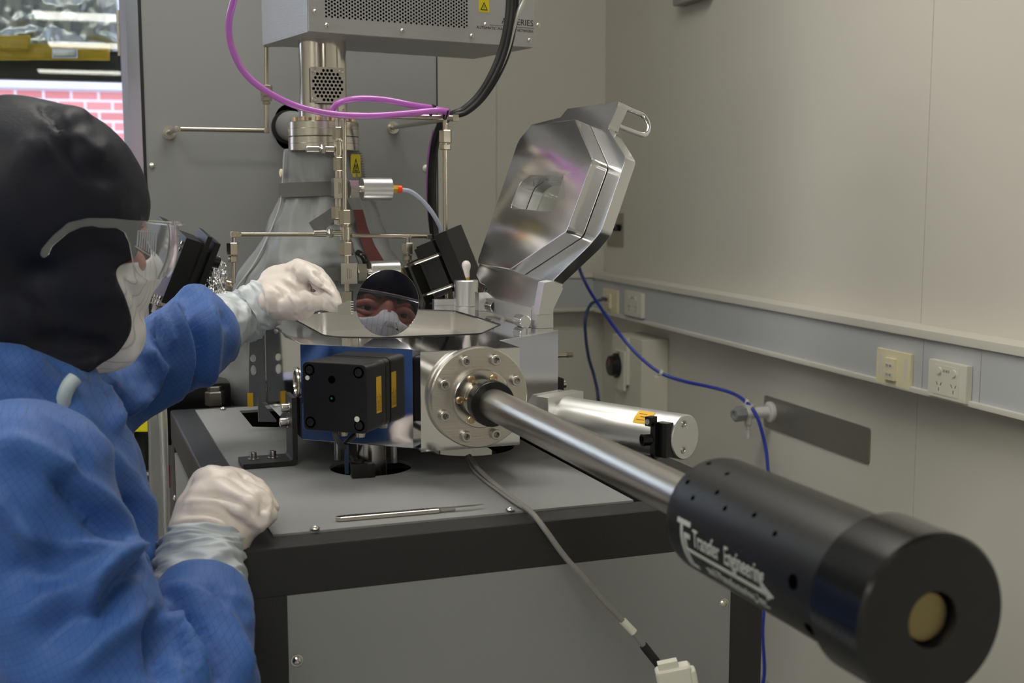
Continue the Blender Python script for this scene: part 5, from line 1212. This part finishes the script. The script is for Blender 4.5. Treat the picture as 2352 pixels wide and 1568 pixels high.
CF = [
 # far sleeve
 (.018, 18, [(395, 700), (410, 745), (432, 800), (430, 860), (400, 920)]), (-.024, 15, [(425, 690), (438, 740), (450, 800), (440, 870), (420, 920)]), (.014, 18, [(470, 690), (480, 760), (475, 840), (450, 900)]), (-.006, 12, [(500, 720), (505, 740), (515, 755)]),
 (.011, 14, [(360, 730), (385, 770), (400, 810)]), (-.012, 12, [(345, 745), (370, 800), (375, 840)]), (.013, 15, [(345, 800), (365, 845), (340, 900), (290, 950)]), (-.014, 14, [(390, 850), (370, 900), (330, 950), (290, 985)]),
 (.013, 15, [(210, 890), (250, 930), (262, 1000)]), (-.013, 13, [(240, 890), (275, 930), (285, 975)]), (.006, 14, [(300, 880), (305, 930), (290, 960)]),
 (-.006, 14, [(470, 700), (440, 692), (400, 712)]), (.006, 12, [(390, 720), (430, 718), (455, 735)]),
 # collar and chest
 (.008, 16, [(0, 800), (80, 838), (150, 870), (180, 900)]), (-.008, 14, [(-20, 840), (60, 880), (130, 920), (200, 975), (260, 1040)]), (.007, 18, [(160, 930), (215, 1000), (260, 1060), (320, 1130), (350, 1200)]), (-.006, 12, [(100, 960), (170, 1040), (180, 1110)]),
 (.006, 16, [(290, 1120), (330, 1170), (345, 1230), (335, 1300)]), (-.014, 15, [(262, 1120), (300, 1190), (315, 1260), (300, 1320)]), (.009, 20, [(110, 1060), (180, 1110), (245, 1170), (290, 1230), (305, 1290)]),
 # near shoulder and arm
 (-.014, 18, [(120, 1068), (150, 1130), (220, 1210), (290, 1262)]), (.014, 26, [(-10, 1020), (60, 1036), (115, 1065), (150, 1100)]), (.014, 24, [(30, 1180), (120, 1240), (220, 1268), (320, 1272)]), (-.016, 26, [(230, 1400), (265, 1340), (300, 1310), (330, 1330)]),
 (.017, 20, [(200, 1420), (215, 1350), (260, 1300), (330, 1280)]), (-.010, 28, [(20, 1290), (110, 1330), (180, 1330)]), (.010, 26, [(50, 1440), (110, 1370), (190, 1330), (260, 1290)]), (-.010, 26, [(100, 1480), (170, 1420), (260, 1400)]),
 (.012, 28, [(150, 1568), (230, 1480), (300, 1430), (350, 1400)]), (.010, 22, [(-20, 1130), (40, 1190), (110, 1290)]), (-.018, 24, [(330, 1400), (352, 1470), (362, 1568)]),
 # near forearm
 (.015, 15, [(350, 1420), (400, 1450), (440, 1500), (470, 1568)]), (-.018, 15, [(380, 1400), (440, 1430), (490, 1500), (520, 1590)]), (.010, 16, [(380, 1360), (450, 1370), (510, 1420), (545, 1500), (560, 1590)]), (-.009, 9, [(478, 1352), (500, 1385), (512, 1410)]), (.006, 14, [(520, 1370), (560, 1390), (575, 1450)]), (.008, 18, [(360, 1520), (400, 1540), (430, 1600)]),
]
folds(gown, CF, lambda q: ridg(q, 7.5, .0045, 2, (1, 1, .8)) + ridg(q, 17, .0020, 6) + ridg(q, 38, .0006, 8))
part('coverall', gown, GOWN, person, MK, ang=180)
# collar band of the coverall and its pale tab
cb = MB(); rows = []
cc0 = K(25, 862, 1.19)
for i in range(49):
    t = 2 * math.pi * i / 48
    p = cc0 + Vector((math.cos(t) * .088, math.sin(t) * .082, -.030 * math.cos(t) - .018 * math.sin(t) * .2)); o_ = Vector((math.cos(t), math.sin(t), 0)) * (.0035 * math.sin(t * 5) + .002)
    rows.append([cb.bm.verts.new(p + o_ * k + Vector((0, 0, z)) + Vector((math.cos(t), math.sin(t), 0)) * f) for z, f, k in ((-.045, .016, 1), (-.020, .010, 1.2), (.012, .002, 1), (.012, -.004, 1), (-.020, .003, 1), (-.045, .006, 1))])
for a, b in zip(rows, rows[1:]):
    for k in range(6): cb.bm.faces.new((a[k], a[(k + 1) % 6], b[(k + 1) % 6], b[k]))
part('collar', cb, GOWN, person, MK, ang=180)
tb_ = MB(); tb_.tube([K(172, 868, 1.105), K(158, 885, 1.10), K(147, 912, 1.10), K(147, 942, 1.105)], .0068, 12); 
part('collar_tab', tb_, mat('pale_blue_tab', (176, 190, 196), .5, 0), person, MK, ang=180)

# --- gloves
far = [
 [pk(548, 728, 1.645, 50), pk(590, 705, 1.66, 47), pk(635, 678, 1.665, 53), pk(680, 672, 1.655, 52)],
 [pk(640, 655, 1.675, 46), pk(680, 630, 1.665, 32)], [pk(640, 690, 1.64, 46), pk(690, 700, 1.63, 36)],
 [pk(682, 627, 1.66, 29), pk(706, 640, 1.64, 25)],
 [pk(690, 618, 1.645, 20), pk(738, 640, 1.62, 17), pk(766, 678, 1.60, 13.5), pk(776, 700, 1.59, 10.5)],
 [pk(684, 614, 1.665, 20), pk(728, 627, 1.645, 17), pk(758, 662, 1.625, 14), pk(771, 690, 1.605, 11)],
 [pk(676, 622, 1.685, 19), pk(715, 640, 1.675, 16), pk(740, 672, 1.66, 13), pk(748, 694, 1.645, 11)],
 [pk(668, 640, 1.705, 17), pk(700, 662, 1.70, 14), pk(716, 690, 1.685, 11.5)],
 [pk(700, 662, 1.635, 30), pk(715, 672, 1.63, 22)],
 [pk(706, 630, 1.625, 24), pk(737, 651, 1.605, 18), pk(763, 677, 1.59, 14), pk(777, 698, 1.582, 10)],
 [pk(662, 702, 1.625, 30), pk(700, 692, 1.61, 24), pk(738, 693, 1.60, 19), pk(760, 700, 1.595, 15), pk(778, 706, 1.59, 11)],
]
hf = blob(far, .0022, 2)
FF = [(-.0075, 5, [(700, 650), (722, 664), (742, 672), (762, 686)]), (-.0055, 4, [(718, 622), (742, 640), (764, 668)]), (-.0045, 5, [(700, 640), (720, 668), (735, 672)]), (.0022, 5, [(680, 612), (690, 650), (712, 680)]), (-.002, 4, [(615, 650), (640, 668), (650, 690)]), (.0018, 4, [(660, 670), (680, 700), (684, 725)]), (-.0035, 4, [(735, 625), (742, 650), (735, 660)]), (.0022, 4, [(752, 640), (757, 655), (752, 668)]),
      (-.0018, 4, [(702, 690), (706, 705), (700, 720)]), (.0018, 4, [(712, 672), (718, 690), (712, 715)]), (-.0018, 4, [(735, 680), (740, 700), (735, 715)]), (.002, 4, [(742, 680), (748, 697), (744, 712)]), (-.003, 5, [(598, 660), (606, 690), (612, 730)]), (.0025, 5, [(606, 652), (614, 690), (622, 728)]), (-.002, 4, [(640, 650), (670, 662), (690, 690)]), (.0018, 4, [(650, 640), (672, 650), (700, 676)]), (.0018, 4, [(590, 680), (596, 705), (604, 735)])]
folds(hf, FF, lambda q: ridg(q, 75, .0007, 1) + ridg(q, 40, .0005, 5))
gf = part('glove', hf, GLOVE, person, MK, ang=180, label='white glove on the raised hand holding the disc')
def cuff(axis_pts, rad, name, m, par, amp=.002, seed=0):
    """loose translucent inner cuff: a wrinkled sleeve with a rolled edge"""
    b = MB(); P = spline([p for p in axis_pts], 18); rings = []; NS = 80; up = None
    for i, p in enumerate(P):
        t = (P[min(i + 1, len(P) - 1)] - P[max(i - 1, 0)]).normalized(); up = t.orthogonal().normalized() if up is None else (up - t * up.dot(t)).normalized(); w = t.cross(up); f = i / (len(P) - 1)
        row = []
        for k in range(NS):
            a = 2 * math.pi * k / NS; d = up * math.cos(a) + w * math.sin(a); q = p + d * rad(f)
            q = q + d * (ridg(Vector((math.cos(a) * .9, math.sin(a) * .9, f * 5 + math.sin(a * 2) * .4)), 1.0, amp * .55, seed) + ridg(Vector((math.cos(a) * 1.6 + f * 2, math.sin(a) * 1.6, f * 9)), 1.0, amp * .35, seed + 3) + ridg(q, 22, amp * .4, seed + 2)); row.append(b.bm.verts.new(q))
        rings.append(row)
    for a, c in zip(rings, rings[1:]):
        for k in range(NS): b.bm.faces.new((a[k], a[(k + 1) % NS], c[(k + 1) % NS], c[k]))
    o = part(name, b, m, par, MK, ang=180)
    return o
cuff([K(470, 768, 1.565), K(508, 745, 1.60), K(545, 730, 1.64), K(580, 712, 1.655), K(612, 693, 1.665)], lambda f: (.0330 - .0030 * f), 'inner_cuff', GLOVE2, person, .0075, 1)
near = [
 [pk(456, 1345, 1.115, 88), pk(462, 1290, 1.13, 84), pk(474, 1230, 1.15, 86), pk(494, 1175, 1.17, 80), pk(505, 1140, 1.185, 68)],
 [pk(440, 1230, 1.16, 58), pk(452, 1170, 1.18, 50), pk(476, 1110, 1.20, 40)], [pk(520, 1230, 1.15, 60), pk(540, 1180, 1.165, 62)],
 [pk(484, 1108, 1.185, 40), pk(545, 1118, 1.215, 42)],
 [pk(500, 1135, 1.165, 40), pk(565, 1165, 1.145, 33), pk(600, 1195, 1.145, 24), pk(575, 1215, 1.165, 20)],
 [pk(506, 1118, 1.185, 40), pk(585, 1148, 1.170, 31), pk(616, 1182, 1.165, 22), pk(590, 1205, 1.185, 19)],
 [pk(520, 1108, 1.205, 38), pk(592, 1132, 1.195, 29), pk(621, 1165, 1.190, 20), pk(600, 1185, 1.205, 18)],
 [pk(535, 1106, 1.225, 34), pk(588, 1120, 1.220, 25), pk(612, 1148, 1.215, 18), pk(598, 1170, 1.225, 16)],
 [pk(455, 1200, 1.21, 40), pk(490, 1170, 1.25, 32), pk(540, 1180, 1.27, 24), pk(580, 1190, 1.265, 19)],
]
hn = blob(near, .0026, 3)
NF = [(-.0045, 8, [(440, 1140), (500, 1138), (560, 1160), (610, 1215)]), (.0030, 8, [(420, 1155), (500, 1155), (570, 1190)]), (-.003, 6, [(410, 1180), (480, 1178), (530, 1200)]), (.0025, 6, [(400, 1200), (480, 1192), (540, 1225)]), (-.003, 6, [(395, 1215), (470, 1205), (545, 1245)]), (.0022, 6, [(480, 1210), (530, 1222), (565, 1240)]),
      (.003, 7, [(560, 1090), (590, 1120), (610, 1165)]), (-.003, 5, [(585, 1110), (600, 1140), (600, 1175)]), (.003, 5, [(608, 1125), (618, 1150), (616, 1190)]), (-.003, 4, [(615, 1160), (600, 1180), (612, 1205)]), (-.002, 5, [(560, 1130), (575, 1160), (580, 1195)]), (.0025, 5, [(575, 1175), (590, 1195), (600, 1215)]), (-.002, 5, [(520, 1085), (555, 1098), (590, 1125)])]
folds(hn, NF, lambda q: ridg(q, 60, .0007, 7) + ridg(q, 30, .0007, 3))
part('glove', hn, GLOVE, person, MK, ang=180, label='white glove on the fist resting on the cart corner')
cuff([K(458, 1352, 1.112), K(461, 1315, 1.122), K(464, 1275, 1.135), K(468, 1240, 1.145)], lambda f: (.0368 - .0010 * f + (.0012 if f < .12 else 0)), 'inner_cuff', GLOVE2, person, .0080, 4)

# ================================================================ WAFER AND TWEEZERS
wc = C(885, 772, z=zt_)            # lowest point touches the chamber rim
WR = .0430
face_pt = MC.inverted() @ MK @ (HB @ Vector((.085, 0, .026)))
ctr = wc + Vector((0, 0, WR))
for _ in range(4):
    n = ((-ctr).normalized() + (face_pt - ctr).normalized()).normalized()
    dn = (Vector((0, 0, -1)) - n * (-n.z)).normalized(); ctr = wc - dn * WR
wf = MB().lathe(ctr - n * .0005, n, [(0, WR - .0004), (.0002, WR), (.0007, WR), (.0009, WR - .0004)], 96)
wf = part('silicon_wafer', wf, mat('mirror_silicon', (.46, .46, .50), .010, 1, var=0), None, MC, ang=8); tag(wf, 'round mirror polished wafer reflecting the masked face, held above the chamber', 'wafer')
tw = thing('wafer_tweezers', 'small grey comb tipped wafer tweezers pinched in the gloved fingers', 'tweezers', ctr + Vector((-.05, 0, -.01)))
Dw = 1.545
t0 = MC.inverted() @ MK
tp_ = MB().plate([(0, -.009), (.017, -.009), (.017, .0085), (.012, .0085), (0, .0025)], [], .0012, t0 @ Matrix.Translation(K(776, 706, 1.575)) @ Matrix.Rotation(math.pi / 2, 4, 'X') @ Matrix.Rotation(.0, 4, 'Z'))
part('tweezer_tip', tp_, mat('pale_grey_plastic', (150, 148, 138), .5, 0), tw)
cm = MB()
for i in range(6): cm.box((.0185, -.008 + i * .0031, 0), (.0035, .0011, .0016), t0 @ Matrix.Translation(K(776, 706, 1.575)) @ Matrix.Rotation(math.pi / 2, 4, 'X'))
part('tweezer_comb', cm, WHITEP, tw)
